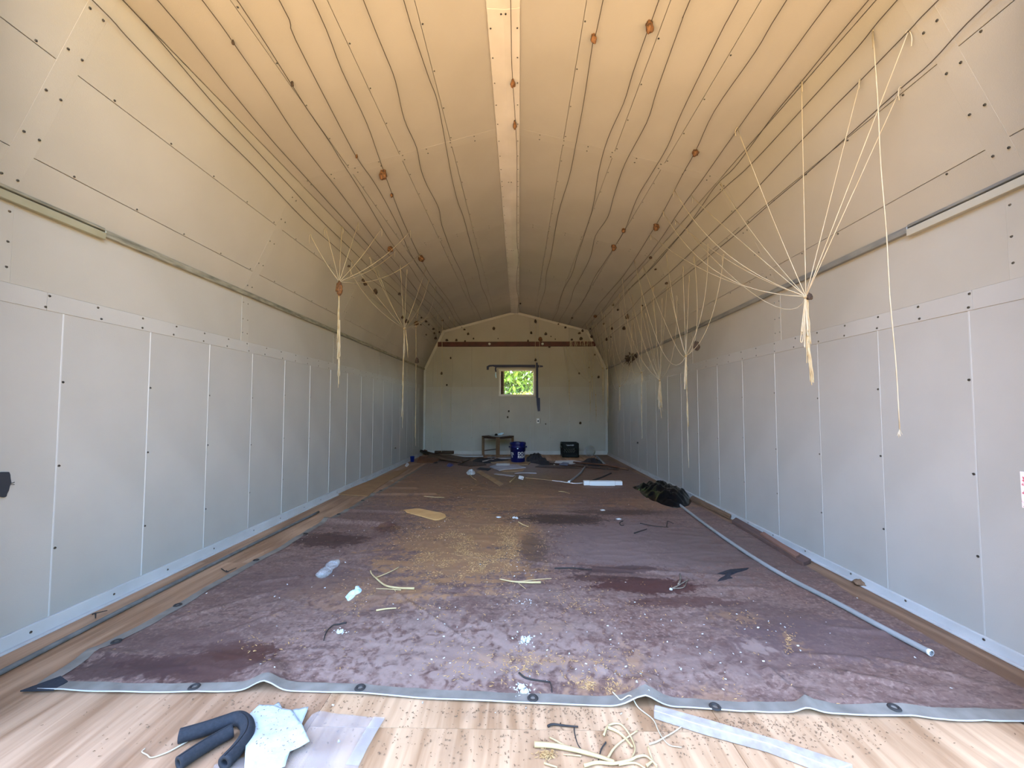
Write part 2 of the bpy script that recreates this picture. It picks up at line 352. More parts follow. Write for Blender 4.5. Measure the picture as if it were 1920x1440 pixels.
# ---- floor: joists slab and plywood sheets
floor = struct(MB().box(((XL+XR)/2, (YF+YB)/2, -.20), (XR-XL+.2, YB-YF+.15, .36)).build('floor', M_OUT))
random.seed(3)
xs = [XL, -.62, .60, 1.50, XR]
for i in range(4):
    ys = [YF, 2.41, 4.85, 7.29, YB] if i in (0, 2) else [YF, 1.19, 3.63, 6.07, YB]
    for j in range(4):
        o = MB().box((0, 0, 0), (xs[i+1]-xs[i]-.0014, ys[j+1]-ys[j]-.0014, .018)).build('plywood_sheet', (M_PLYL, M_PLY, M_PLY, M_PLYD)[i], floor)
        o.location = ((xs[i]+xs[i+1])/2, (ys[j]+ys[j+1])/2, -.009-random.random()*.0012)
# ---- side walls
def quad_on(plane_pt, n, tang, poly2, th):                # not used for boxes; kept for slopes
    pass
SEAM = .4064
def side_wall(name, side, x, y0, bh):
    n = V((side, 0, 0))
    wall = struct(MB().box((x-side*.055, (YF+YB)/2, HE/2+.0), (.09, YB-YF+.1, HE+.04)).build(name, M_BACK))
    scr = MB()
    th = .010
    ys = [YF]; k = y0-2*SEAM
    while k < YB-.05:
        if k > YF+.05: ys.append(k)
        k += SEAM
    ys.append(YB)
    zb0, zb1 = bh
    for i in range(len(ys)-1):
        a, b = ys[i], ys[i+1]
        o = MB().box((0, 0, 0), (th, b-a-.004, zb0+.01)).build('wall_panel', M_PANEL, wall); bevel(o, .0015)
        o.location = (x-side*(th/2), (a+b)/2, (zb0+.01)/2); o.rotation_euler = (0, 0, random.uniform(-.004, .004))
        if i:
            bead = MB().tube([(x-side*.001, a, .0), (x-side*.001, a+random.uniform(-.002, .002), zb0*.5), (x-side*.001, a, zb0)], .0034, 6).build('seam_bead', M_BEAD if side > 0 else M_BEADR, wall)
            for z in (.32, .68, 1.03):
                scr.dome((x, a+.010, z+random.uniform(-.03, .03)), n, .0055)
    # horizontal cover strip with two screw rows
    yy = [YF, 1.60, 2.83, 4.20, 5.57, 6.94, YB]
    for i in range(len(yy)-1):
        o = MB().box((0, 0, 0), (.014, yy[i+1]-yy[i]-.001, zb1-zb0)).build('cover_strip', M_PANEL, wall); bevel(o, .001)
        o.location = (x-side*.004, (yy[i]+yy[i+1])/2, (zb0+zb1)/2)
    y = 1.0
    while y < YB-.05:
        for z in (zb0+.013, zb1-.013): scr.dome((x+side*.003, y+random.uniform(-.015, .015), z), n, .0055)
        y += SEAM/2
    bands = [1.44, 2.79, 4.185, 5.57, 6.95]
    up = [YF]+bands+[YB]
    for i in range(len(up)-1):
        a, b = up[i]+(.036 if i else 0), up[i+1]-(.036 if i < len(up)-2 else 0)
        o = MB().box((0, 0, 0), (th, b-a-.003, HE-zb1)).build('upper_panel', M_UPPER, wall); bevel(o, .0015)
        o.location = (x-side*th/2, (a+b)/2, (HE+zb1)/2)
    for yb in bands:
        o = MB().box((0, 0, 0), (.013, .074, HE-zb1)).build('upright_strip', M_UPPER, wall); bevel(o, .001)
        o.location = (x-side*.004, yb, (HE+zb1)/2)
        for z in (zb1+.06, zb1+.16, zb1+.28):
            for d in (-.024, .024): scr.dome((x+side*.0025, yb+d, z), n, .005)
    stuff(scr.build('screw_heads', M_SCREW, wall))
    return wall
wl_ = side_wall('wall_left', 1, XL, 1.664, (1.354, 1.430))
wr_ = side_wall('wall_right', -1, XR, 1.617, (1.339, 1.420))
def baseboard(name, a, b, nrm, h=.062, t=.012):
    a, b, nrm = V(a), V(b), V(nrm); o = MB()
    o.bar(a+nrm*t/2+V((0, 0, h/2)), b+nrm*t/2+V((0, 0, h/2)), t, h)
    o.bar(a+nrm*(t+.008)+V((0, 0, .004)), b+nrm*(t+.008)+V((0, 0, .004)), .018, .010)
    o = struct(o.build(name, M_TRIM)); bevel(o)
    s = MB(); L = (b-a).length; k = .15
    while k < L-.1: s.dome(a.lerp(b, k/L)+nrm*t+V((0, 0, .034)), nrm, .0055); k += .335+random.uniform(-.05, .05)
    stuff(s.build('screw_heads', M_SCREW, o)); return o
baseboard('baseboard_left', (XL, YF, 0), (XL, YB, 0), (1, 0, 0))
baseboard('baseboard_right', (XR, YF, 0), (XR, YB, 0), (-1, 0, 0), h=.045)
# ---- ceiling: an outer roof shell, panels in strips, cross strips, ridge flashing
prof = [(XL, HE), (XKL, HK), (X0, HP), (XKR, HK), (XR, HE)]
rm = MB(); n = len(prof)
for y in (YF-.02, YB+.10):
    for (px, pz) in prof: rm.v.append(V((X0+(px-X0)*1.006, y, pz+.013)))
    for (px, pz) in prof: rm.v.append(V((X0+(px-X0)*1.06, y, pz+.14)))
for i in range(n-1):
    rm.f += [(i, i+1, 2*n+i+1, 2*n+i), (n+i, 3*n+i, 3*n+i+1, n+i+1), (i, n+i, n+i+1, i+1), (2*n+i, 2*n+i+1, 3*n+i+1, 3*n+i)]
rm.f += [(0, 2*n, 3*n, n), (n-1, 2*n-1, 4*n-1, 3*n-1)]
ceiling = struct(rm.build('ceiling', M_BACK))
bands = [1.44, 2.79, 4.185, 5.57, 6.95]
rows = [YF]+bands+[YB]
cs = MB()
def slope_box(key, a, b, y0, y1, th, name, m, lift=0, par=ceiling):      # a thin board on a ceiling slope between two profile points
    a, b = V((a[0], 0, a[1])), V((b[0], 0, b[1])); nrm = PL[key][1]; t = (b-a)
    o = MB(); c = (a+b)/2+nrm*(lift-th/2); L = t.length
    ang = atan2(t.z, t.x)
    o.box((0, 0, 0), (L, y1-y0, th))
    o = o.build(name, m, par); o.location = (c.x, (y0+y1)/2, c.z); o.rotation_euler = (0, -ang, 0); bevel(o, .0012); return o
def along(p, q, x): t = (x-p[0])/(q[0]-p[0]); return (x, p[1]+(q[1]-p[1])*t)
def strips(key, p, q, xcuts):
    pts = [along(p, q, x) for x in xcuts]; nrm = PL[key][1]
    for i in range(len(pts)-1):
        a, b = V((pts[i][0], 0, pts[i][1])), V((pts[i+1][0], 0, pts[i+1][1])); t = (b-a).normalized()*.0012
        a2, b2 = a+t, b-t
        for r in range(len(rows)-1):
            y0, y1 = rows[r]+(.03 if r else 0), rows[r+1]-(.03 if r < len(rows)-2 else 0)
            slope_box(key, (a2.x, a2.z), (b2.x, b2.z), y0, y1, .010, 'ceiling_panel', M_UPPER)
        if i:
            y = 1.06
            while y < YB-.1:
                if min(abs(y-bb) for bb in bands) > .06: cs.dome(a+nrm*.0+V((0, y, 0))+t*8, nrm, .0050)
                y += .277
    for bnd in bands:
        slope_box(key, pts[0], pts[-1], bnd-.037, bnd+.037, .012, 'cross_strip', M_UPPER, .0005)
        L = hypot(pts[-1][0]-pts[0][0], pts[-1][1]-pts[0][1]); k = .06
        while k < L-.03:
            pp = V((pts[0][0], 0, pts[0][1])).lerp(V((pts[-1][0], 0, pts[-1][1])), k/L)
            for d in (-.024, .024): cs.dome(pp+V((0, bnd+d, 0))+nrm*.003, nrm, .0052)
            k += .18
strips('sl', (XL, HE), (XKL, HK), [XL, -1.920, -1.758, XKL])
strips('cl', (XKL, HK), (X0, HP), [XKL, -1.235, -.865, -.495, X0])
strips('cr', (X0, HP), (XKR, HK), [X0, .325, .69, 1.045, XKR])
strips('sr', (XKR, HK), (XR, HE), [XKR, 1.606, 1.770, XR])
stuff(cs.build('screw_heads', M_SCREW, ceiling))
# ridge flashing: bent V sections, each lapping over the next
ry = [YF, 1.94, 3.42, 4.92, 6.45, YB]
rs = MB()
sl_ = (HP-HK)/XK
for i in range(5):
    y0, y1 = ry[i]-(.05 if i else 0), ry[i+1]
    o = MB(); hw = .0865; lift = .010+.002*(i % 2)
    def pr(y): return [V((X0-hw, y, HP-hw*sl_-.003)), V((X0-hw*.96, y, HP-hw*sl_-lift)), V((X0, y, HP-.030-lift)), V((X0+hw*.96, y, HP-hw*sl_-lift)), V((X0+hw, y, HP-hw*sl_-.003)), V((X0, y, HP-.012))]
    o.v = pr(y0)+pr(y1); o.f = [(k, (k+1) % 6, 6+(k+1) % 6, 6+k) for k in range(6)]+[tuple(range(6)), tuple(range(11, 5, -1))]
    o.build('ridge_cap', M_RIDGE, ceiling)
    y = y0+.10
    while y < y1-.03:
        for s in (-1, 1): rs.dome(V((X0+s*hw*.82, y, HP-hw*sl_-lift-.002)), V((0, 0, -1)), .0048)
        y += .175
    for s in (-1, 1): rs.dome(V((X0+s*.012, y1-.03, HP-.032-lift)), V((0, 0, -1)), .0055)
stuff(rs.build('ridge_screws', M_SCREW, ceiling))
# ---- eave channels where slopes meet walls
def eave(name, x, side, ycut, dark, light):
    o = MB(); o.bar((x+side*.011, ycut, HE-.004), (x+side*.011, YB, HE-.004), .022, .032)
    o.bar((x+side*.006, YF, HE+.012), (x+side*.006, ycut, HE+.012), .030, .012)
    o = struct(o.build(name, dark)); bevel(o)
    c = MB().bar((x+side*.013, YF, HE-.020), (x+side*.013, ycut, HE-.020), .026, .034).build('cover', light, o); bevel(c)
eave('trim_1', XL, 1, 1.80, M_GALV, M_COVER)
eave('trim_2', XR, -1, 1.83, mat('grey_channel', (.17, .175, .18), (.26, .255, .23), rough=.5, scale=7, stretch=(5, 1, 5), metal=.3), mat('pale_cover', (.34, .325, .275), rough=.45))
# ---- back wall with a window hole
wx0, wx1, wz0, wz1 = -.405, .325, 1.222, 1.760
bw = MB(); t0, t1 = YB+.010, YB+.11
def slab(x0, x1, z0, z1): bw.box(((x0+x1)/2, (t0+t1)/2, (z0+z1)/2), (x1-x0, t1-t0, z1-z0))
slab(XL-.1, wx0, -.02, HE); slab(wx1, XR+.1, -.02, HE); slab(wx0, wx1, -.02, wz0); slab(wx0, wx1, wz1, HE)
bw.prism([(XL-.1, t0, HE), (XR+.1, t0, HE), (XKR+.05, t0, HK+.05), (X0, t0, HP+.06), (XKL-.05, t0, HK+.05)], (0, t1-t0, 0))
wall_back = struct(bw.build('wall_back', M_BACK))
def top_at(x):
    if x < XKL: return HE+(HK-HE)*(x-XL)/(XKL-XL)
    if x < X0: return HK+(HP-HK)*(x-XKL)/(X0-XKL)
    if x < XKR: return HP+(HK-HP)*(x-X0)/(XKR-X0)
    return HK+(HE-HK)*(x-XKR)/(XR-XKR)
cuts = [XL]; x = -1.80
while x < XR-.05: cuts.append(x); x += SEAM
cuts.append(XR); bs = MB()
def bpanel(x0, x1, z0, z1f, m=None):
    if x1-x0 < .01: return
    pts = [V((x0+.0015, YB, z0)), V((x1-.0015, YB, z0))]
    xs_ = [q for q in (XKR, X0, XKL) if x0+.002 < q < x1-.002]
    pts += [V((q, YB, z1f(q))) for q in [x1-.0015]+xs_+[x0+.0015]]
    MB().prism(pts, (0, .010, 0)).build('wall_panel', m or M_PANEL, wall_back)
for i in range(len(cuts)-1):
    a, b = cuts[i], cuts[i+1]
    zs = 1.405
    for (p, q) in ((a, min(b, wx0)), (max(a, wx1), b)):
        if q > p: bpanel(p, q, 0, lambda s: zs-.001)
    lo, hi = max(a, wx0), min(b, wx1)
    if hi > lo: bpanel(lo, hi, 0, lambda s: wz0)
    for (p, q) in ((a, min(b, wx0)), (max(a, wx1), b)):
        if q > p: bpanel(p, q, zs+.001, top_at, M_UPPER)
    if hi > lo: bpanel(lo, hi, wz1, top_at, M_UPPER)
    if 0 < i:
        MB().tube([(a, YB-.0005, 0), (a, YB-.0005, zs if not wx0 < a < wx1 else wz0)], .003, 5).build('seam_bead', M_BEAD, wall_back)
        for z in (.35, .68, 1.05): bs.dome((a+.012, YB, z), (0, -1, 0), .006)
stuff(bs.build('screw_heads', M_SCREW, wall_back))
tn = 3
def trim(a, b, wd, nrm_in, m=M_TRIM):
    global tn
    a, b = V(a), V(b); nrm_in = V(nrm_in)
    o = struct(MB().bar(a+nrm_in*wd/2+V((0, -.008, 0)), b+nrm_in*wd/2+V((0, -.008, 0)), wd, .016, up=V((0, -1, 0))).build('trim_%d' % tn, m)); tn += 1; bevel(o); return o
M_GTRIM = mat('aged_trim', (.42, .385, .34), (.48, .45, .41), rough=.5, scale=4)
trim((XL, YB, HE), (XKL, YB, HK), .055, PL['sl'][1], M_GTRIM); trim((XKL, YB, HK), (X0, YB, HP), .050, PL['cl'][1], M_GTRIM)
trim((X0, YB, HP), (XKR, YB, HK), .050, PL['cr'][1], M_GTRIM); trim((XKR, YB, HK), (XR, YB, HE), .055, PL['sr'][1], M_GTRIM)
trim((XL, YB, 0), (XL, YB, HE), .045, (1, 0, 0)); trim((XR, YB, 0), (XR, YB, HE), .045, (-1, 0, 0))
baseboard('baseboard_back', (XL, YB, 0), (XR, YB, 0), (0, -1, 0), h=.075)
# front end: door jambs beside the opening (the opening itself is where the camera looks in)
jb = aty(1914, 30, 1.12)
for (x0, x1) in ((jb.x, XR+.12), (XL-.12, aty(-10, 10, 1.11).x)):
    struct(MB().box(((x0+x1)/2, 1.07, 1.28), (x1-x0, .08, 2.6)).build('trim_%d' % tn, mat('door_jamb', (.80, .79, .77), rough=.5))); tn += 1
# ---- window
win = struct(MB().build('window_1', M_TRIM)) if False else bpy.data.objects.new('window_1', None)
C.objects.link(win); struct(win); win.location = (0, YB, 0)
fm = MB(); fw = .040
for (cx, cz, dx, dz) in (((wx0+wx1)/2, wz1-.005, wx1-wx0+.04, fw), ((wx0+wx1)/2, wz0+.005, wx1-wx0+.04, fw), (wx0+.005, (wz0+wz1)/2, fw, wz1-wz0-.03), (wx1-.005, (wz0+wz1)/2, fw, wz1-wz0-.03)):
    fm.box((cx, YB-.006, cz), (dx, .024, dz))
bevel(child(win, fm, 'window_frame', mat('window_vinyl', (.62, .58, .52), (.54, .50, .45), rough=.5, scale=6)), .003)
child(win, MB().box((wx0+.018, YB+.055, (wz0+wz1)/2), (.006, .11, wz1-wz0)), 'left_reveal', M_DWOOD)
child(win, MB().box((wx0+.048, YB+.07, (wz0+wz1)/2), (.055, .022, wz1-wz0)), 'sash_stile', M_DWOOD)
child(win, MB().box((wx0+.085, YB+.085, (wz0+wz1)/2), (.018, .02, wz1-wz0)), 'track', M_WOOD)
child(win, MB().box(((wx0+wx1)/2+.03, YB+.075, (wz0+wz1)/2), (wx1-wx0-.1, .003, wz1-wz0)), 'pane', M_GLASS)

# ================================================================== OUTSIDE THE WINDOW
def leafy(name, label, c, rad, nleaf, size, m, seed):
    rnd = random.Random(seed); t = thing(name, label, 'tree', (c[0], c[1], -.45)); o = MB()
    for i in range(nleaf):
        while True:
            p = V((rnd.uniform(-1, 1), rnd.uniform(-1, 1), rnd.uniform(-1, 1)))
            if .25 < p.length < 1: break
        p = V((c[0]+p.x*rad[0], c[1]+p.y*rad[1], c[2]+p.z*rad[2]))
        d = V((rnd.gauss(0, 1), rnd.gauss(0, 1), rnd.gauss(0, 1))).normalized(); x, y = frame(d); s = size*rnd.uniform(.6, 1.3)
        n = len(o.v); o.v += [p-d*s, p+x*s*.45+y*s*.12, p+d*s, p-x*s*.45+y*s*.12]; o.f += [(n, n+1, n+2), (n, n+2, n+3)]
    f = child(t, o, 'foliage', m); stuff(f)
    tr = MB()
    for k in range(5):
        a = k*1.3; tr.tube(catmull([(c[0], c[1], -.45), (c[0]+.1*cos(a), c[1]+.1*sin(a), c[2]-.4*rad[2]), (c[0]+.6*rad[0]*cos(a), c[1]+.6*rad[1]*sin(a), c[2]+.4*rad[2])], 5), [.07-.005*q for q in range(11)], 6)
    child(t, tr, 'trunk', M_BARK)
leafy('broadleaf_tree', 'green leafy tree standing beyond the window', (-.1, 12.6, 2.3), (2.6, 1.0, 1.9), 14000, .12, M_LEAF, 1)
leafy('shrub', 'yellow-green bush growing low outside the window', (.2, 11.2, .55), (1.7, .7, .85), 4500, .10, M_LEAFY, 2)

# ================================================================== THE TARP
def interp(tab, x):
    if x <= tab[0][0]: return tab[0][1]
    for (a, b), (c, d) in zip(tab, tab[1:]):
        if x <= c: return b+(d-b)*(x-a)/(c-a)
    return tab[-1][1]
LE = sorted([(fl(*p).y, fl(*p).x) for p in [(57, 1297), (83, 1278), (130, 1247), (167, 1223), (217, 1197), (267, 1173), (333, 1135), (373, 1110), (433, 1077), (480, 1050), (520, 1030), (560, 1005), (598, 982), (637, 963), (652, 956), (679, 938), (700, 927), (726, 914), (743, 904), (760, 893), (775, 885), (787, 877)]])
RE = sorted([(fl(*p).y, fl(*p).x) for p in [(1920, 1293), (1847, 1257), (1780, 1220), (1713, 1180), (1647, 1143), (1600, 1120), (1570, 1098)]])+[(2.7, 1.74), (6.9, 1.70)]
FE = [(fl(*p).x, fl(*p).y) for p in [(57, 1297), (207, 1302), (300, 1303), (400, 1301), (470, 1299), (560, 1300), (640, 1302), (773, 1312), (873, 1318), (1007, 1323), (1140, 1328), (1207, 1328), (1280, 1331), (1400, 1339), (1513, 1341), (1600, 1347), (1713, 1347), (1780, 1356), (1920, 1357), (2200, 1360)]]
TB = 7.15
folds = []                                                 # raised wrinkles: (pixel a, pixel b, height, half width)
for a, b, h, wd in [((740, 1115), (875, 1206), .011, .007), ((1122, 1253), (1207, 1306), .015, .010), ((870, 1045), (1260, 1078), .009, .010), ((605, 977), (730, 986), .028, .035), ((697, 929), (815, 928), .024, .030),
        ((652, 958), (757, 962), .016, .03), ((728, 916), (780, 917), .020, .03), ((745, 905), (777, 904), .012, .025), ((1440, 1262), (1512, 1325), .016, .016), ((1200, 1072), (1420, 1086), .008, .014), ((1300, 1103), (1430, 1106), .010, .012),
        ((900, 931), (1100, 933), .008, .02), ((480, 1095), (560, 1083), .010, .012), ((330, 1165), (520, 1110), .008, .014), ((420, 1190), (530, 1150), .008, .012), ((1560, 1180), (1660, 1190), .010, .014), ((1490, 1230), (1620, 1240), .009, .014),
        ((497, 1300), (505, 1260), .032, .045), ((1207, 1328), (1213, 1290), .032, .05), ((1513, 1341), (1530, 1310), .012, .03), ((170, 1226), (240, 1235), .012, .03), ((1590, 1270), (1700, 1290), .010, .016), ((1650, 1240), (1800, 1275), .010, .016), ((610, 1125), (690, 1100), .006, .012)]:
    folds.append((fl(*a), fl(*b), h, wd))
def tz(x, y):
    z = .0035
    for a, b, h, wd in folds:
        ab = b-a; L2 = ab.x*ab.x+ab.y*ab.y; t = ((x-a.x)*ab.x+(y-a.y)*ab.y)/L2; tc = min(1, max(0, t))
        d = hypot(x-a.x-ab.x*tc, y-a.y-ab.y*tc)
        if d < wd*3: z += h*math.exp(-(d/wd)**2)*(1 if t == tc else .9)
    r = mnoise.noise(V((x*2.0, y*5.5, 0))); r2 = mnoise.noise(V((x*6, y*11, 3.3))); r3 = mnoise.noise(V((x*1.2+4, y*2.2, 7)))
    z += .0060*max(0, 1-abs(r)*4.5)*max(0, r3+.45) + .0025*max(0, 1-abs(r2)*4) + .0015*(r3+.5)
    return z
def tpoint(u, v):
    x = -1.62+u*3.34
    for _ in range(3):
        yf = interp(FE, x); y = yf+v*(TB-yf); l, r = interp(LE, y), interp(RE, y)
        if y < 1.36: r = interp(RE, 1.36)+(1.36-y)*.4
        x = l+u*(r-l)
    return x, y
NU, NV = 340, 360
tm = MB()
for j in range(NV+1):
    v = (j/NV)**1.35
    for i in range(NU+1):
        x, y = tpoint(i/NU, v); tm.v.append(V((x, y, tz(x, y))))
for j in range(NV):
    for i in range(NU): q = j*(NU+1)+i; tm.f.append((q, q+1, q+NU+2, q+NU+1))
tarp = thing('tarp', 'large stained maroon tarp with a grey hem spread over the plywood floor', 'tarp', (0, 0, 0))
child(tarp, tm, 'tarp_sheet', tarp_mat(), True)
def hemstrip(pts, inward, wd=.055, lift=.0025):            # a flat band following the edge with a pale corded rim
    h = MB(); edge = []; n = len(pts)
    for i, p in enumerate(pts):
        iv = inward(p); 
        for k in range(4):
            q = p+iv*(wd*k/3); h.v.append(V((q.x, q.y, tz(q.x, q.y)+lift)))
        edge.append(h.v[-4].copy())
    for i in range(n-1):
        for k in range(3): h.f.append((i*4+k, i*4+k+1, i*4+k+5, i*4+k+4))
    return h, edge
fp = []
for i in range(261):
    x, y = tpoint(i/260, 0); fp.append(V((x, y, 0)))
h, e = hemstrip(fp, lambda p: V((0, 1, 0)), .042); hem = child(tarp, h, 'hem', M_HEM, True)
sub(hem, tarp, MB().tube(e, .0021, 6), 'edge_piping', M_HEMW)
lp = []
for j in range(221):
    x, y = tpoint(0, j/220*.86); lp.append(V((x, y, 0)))
h, e = hemstrip(lp, lambda p: V((1, 0, 0)), .046); hem = child(tarp, h, 'hem', M_HEM, True)
c0 = V((fp[0].x, fp[0].y, .008))
child(tarp, MB().prism([c0+V((-.02, -.012, 0)), c0+V((.085, -.006, 0)), c0+V((.085, .035, 0)), c0+V((.03, .06, 0))], (0, 0, .004)), 'corner_patch', M_FOAM)
def grommet(u, v):
    p = fl(u, v); z = tz(p.x, p.y)+.004; o = MB(); prof = [(.008, 0), (.010, .0035), (.015, .0035), (.018, 0)]
    o.lathe((p.x, p.y, z), prof, 16); child(tarp, o, 'grommet', M_DTWIG, True)
for u, v in [(364, 1294), (675, 1296), (999, 1314), (1341, 1331), (1677, 1335), (333, 1138), (480, 1053), (218, 1207), (573, 1003), (635, 966), (680, 940), (714, 921)]: grommet(u, v)

# ================================================================== STRAW LITTER ON THE TARP (nobody could count it)
def litter(name, label, cat, clusters, m, smin, smax, thin=.12, seed=1, clump=False):
    rnd = random.Random(seed); o = MB()
    for (u, v, su, sv, n) in clusters:
        for _ in range(n):
            p = fl(rnd.gauss(u, su), min(1436, max(870, rnd.gauss(v, sv))))
            if not (XL+.06 < p.x < XR-.06 and 1.0 < p.y < 7.4): continue
            if clump and mnoise.noise(V((p.x*7, p.y*5, seed)))+.7*mnoise.noise(V((p.x*19, p.y*15, seed+3))) < rnd.uniform(-.25, .45): continue
            on = interp(FE, p.x) < p.y < TB and interp(LE, p.y) < p.x < interp(RE, p.y)
            z = (tz(p.x, p.y) if on else .0005)+.001
            a = rnd.uniform(0, 2*pi); s = rnd.uniform(smin, smax); w_ = s*thin*rnd.uniform(.6, 1.6); d = V((cos(a), sin(a), rnd.uniform(-.15, .25))); x = V((-sin(a), cos(a), 0))
            k = len(o.v); c = V((p.x, p.y, z)); bend = V((0, 0, w_*.9))
            o.v += [c-d*s/2-x*w_, c-d*s/2+x*w_, c-d*s/2+bend, c+d*s/2-x*w_+V((0, 0, .001)), c+d*s/2+x*w_+V((0, 0, .001)), c+d*s/2+bend]
            o.f += [(k, k+1, k+4, k+3), (k+1, k+2, k+5, k+4), (k+2, k, k+3, k+5), (k, k+2, k+1), (k+3, k+4, k+5)]
    ob = o.build(name, m); tag(ob, label, cat); return stuff(ob)
litter('straw', 'scattered golden straw and seed husks littering the tarp', 'straw', [(870, 1000, 75, 40, 8000), (880, 1055, 65, 20, 5200), (900, 1010, 60, 25, 2400), (965, 1012, 22, 16, 1800), (830, 945, 110, 30, 2600), (950, 910, 90, 14, 900), (1130, 940, 80, 14, 500),
    (720, 1120, 60, 25, 500), (1050, 1120, 90, 20, 800), (1120, 1290, 20, 9, 700), (1000, 1255, 90, 22, 900), (1190, 1250, 10, 35, 160), (1380, 1165, 22, 14, 150), (1480, 1200, 6, 30, 130), (530, 1210, 45, 12, 180), (760, 1180, 90, 30, 300), (1340, 1310, 30, 12, 200), (1000, 1180, 400, 90, 700), (1150, 1140, 60, 10, 160), (1270, 940, 40, 6, 160)], M_STRAW, .004, .011, seed=5, clump=True)
litter('dirt_specks', 'brown bits of bark and dirt sprinkled over the bare plywood', 'dirt', [(900, 1385, 190, 30, 420), (1250, 1390, 150, 26, 260), (560, 1320, 90, 10, 160), (1500, 1380, 130, 20, 300), (1380, 1358, 120, 8, 260), (560, 1000, 60, 25, 160), (640, 960, 40, 18, 120), (400, 1370, 120, 30, 120), (480, 1030, 40, 20, 120), (1010, 1335, 150, 6, 240)], M_SPECK, .002, .006, .22, seed=6)
litter('white_flecks', 'tiny white flakes of torn plastic scattered over the tarp', 'flakes', [(980, 1130, 12, 6, 26), (985, 1205, 9, 6, 34), (977, 1297, 9, 5, 40), (965, 975, 6, 5, 22), (970, 1065, 16, 12, 24), (800, 990, 40, 20, 40), (900, 1150, 220, 80, 90), (1400, 1200, 160, 60, 40), (640, 1189, 6, 4, 20), (1150, 920, 60, 20, 26), (850, 930, 120, 20, 50), (600, 1010, 40, 30, 16), (1100, 1230, 200, 50, 60)], M_FLAKE, .003, .008, .3, seed=8)

# ================================================================== CEILING WIRES
def wire(trace, label, off=.014, r=.0021, back=YB-.03, group=None):
    pts = [cast(u, v, off) for u, v in trace]
    a = pts[0]; first = a.copy(); first.y = YF+.05; last = pts[-1]
    out = [first]+pts; y = last.y+.6; q = 0
    while y < back-.2:
        q += 1; out.append(V((last.x+.02*sin(q*1.9+last.x*9), y, last.z-.006*(q % 2)))); y += .65
    e_ = last.copy(); e_.y = back; out.append(e_)
    return one('ceiling_wire', MB().tube(catmull(out, 4), r, 5), M_WIRE, label, 'wire', None, True)
LW = [[(170, 0), (233, 67), (317, 155), (400, 240), (477, 315), (567, 410), (640, 474)],
      [(230, 3), (317, 100), (387, 182), (460, 262), (547, 355), (600, 412), (660, 470)],
      [(299, 0), (377, 95), (430, 163), (493, 240), (530, 283), (593, 352), (650, 415)],
      [(382, 0), (443, 85), (500, 167), (547, 240), (593, 302), (640, 362), (668, 400), (705, 450)],
      [(447, 0), (543, 150), (580, 208), (617, 262), (640, 300), (672, 350), (713, 420), (735, 455)],
      [(525, 0), (553, 70), (640, 240), (670, 295), (697, 333), (720, 372), (750, 430), (767, 470)],
      [(588, 0), (640, 128), (687, 228), (713, 302), (735, 362), (757, 417), (787, 480)],
      [(682, 0), (720, 95), (740, 147), (757, 220), (780, 273), (788, 313), (800, 345), (822, 388), (828, 420), (848, 475)],
      [(757, 0), (777, 65), (803, 142), (820, 190), (837, 280), (847, 333), (858, 377), (870, 410), (887, 475)]]
RW = [[(1131, 0), (1118, 60), (1112, 80), (1095, 190), (1080, 270), (1067, 333), (1047, 400), (1033, 480)],
      [(1235, 0), (1213, 60), (1187, 135), (1170, 190), (1140, 258), (1123, 320), (1110, 395), (1083, 478)],
      [(1293, 0), (1280, 33), (1233, 165), (1213, 227), (1173, 303), (1153, 360), (1140, 405), (1117, 440), (1108, 478)],
      [(1383, 0), (1352, 58), (1280, 205), (1253, 270), (1227, 315), (1197, 365), (1183, 400), (1170, 432), (1137, 485)],
      [(1473, 0), (1417, 93), (1340, 205), (1305, 280), (1280, 325), (1253, 378), (1230, 420), (1193, 480)],
      [(1555, 0), (1480, 103), (1385, 237), (1313, 340), (1280, 385), (1240, 445)],
      [(1625, 0), (1543, 100), (1500, 153), (1453, 210), (1417, 265), (1380, 313), (1343, 350), (1290, 425), (1240, 480)],
      [(1686, 0), (1613, 87), (1520, 190), (1413, 305), (1363, 350), (1313, 400), (1265, 455)],
      [(1763, 0), (1710, 55), (1620, 147), (1557, 210), (1480, 290), (1400, 375), (1353, 420), (1290, 480)],
      [(1862, 0), (1753, 113), (1695, 163), (1590, 257), (1520, 320), (1440, 387), (1380, 440), (1310, 497)]]
ords = ['first', 'second', 'third', 'fourth', 'fifth', 'sixth', 'seventh', 'eighth', 'ninth', 'tenth']
for i, tr in enumerate(reversed(LW)): wire(tr, 'dark wire along the ceiling, %s from the ridge over the rod side' % ords[i])
for i, tr in enumerate(RW): wire(tr, 'dark wire along the ceiling, %s from the ridge over the bag side' % ords[i])
wire([(962, 0), (963, 100), (966, 160), (970, 230), (972, 300), (971, 440)], 'dark wire running under the white ridge flashing', off=.045)

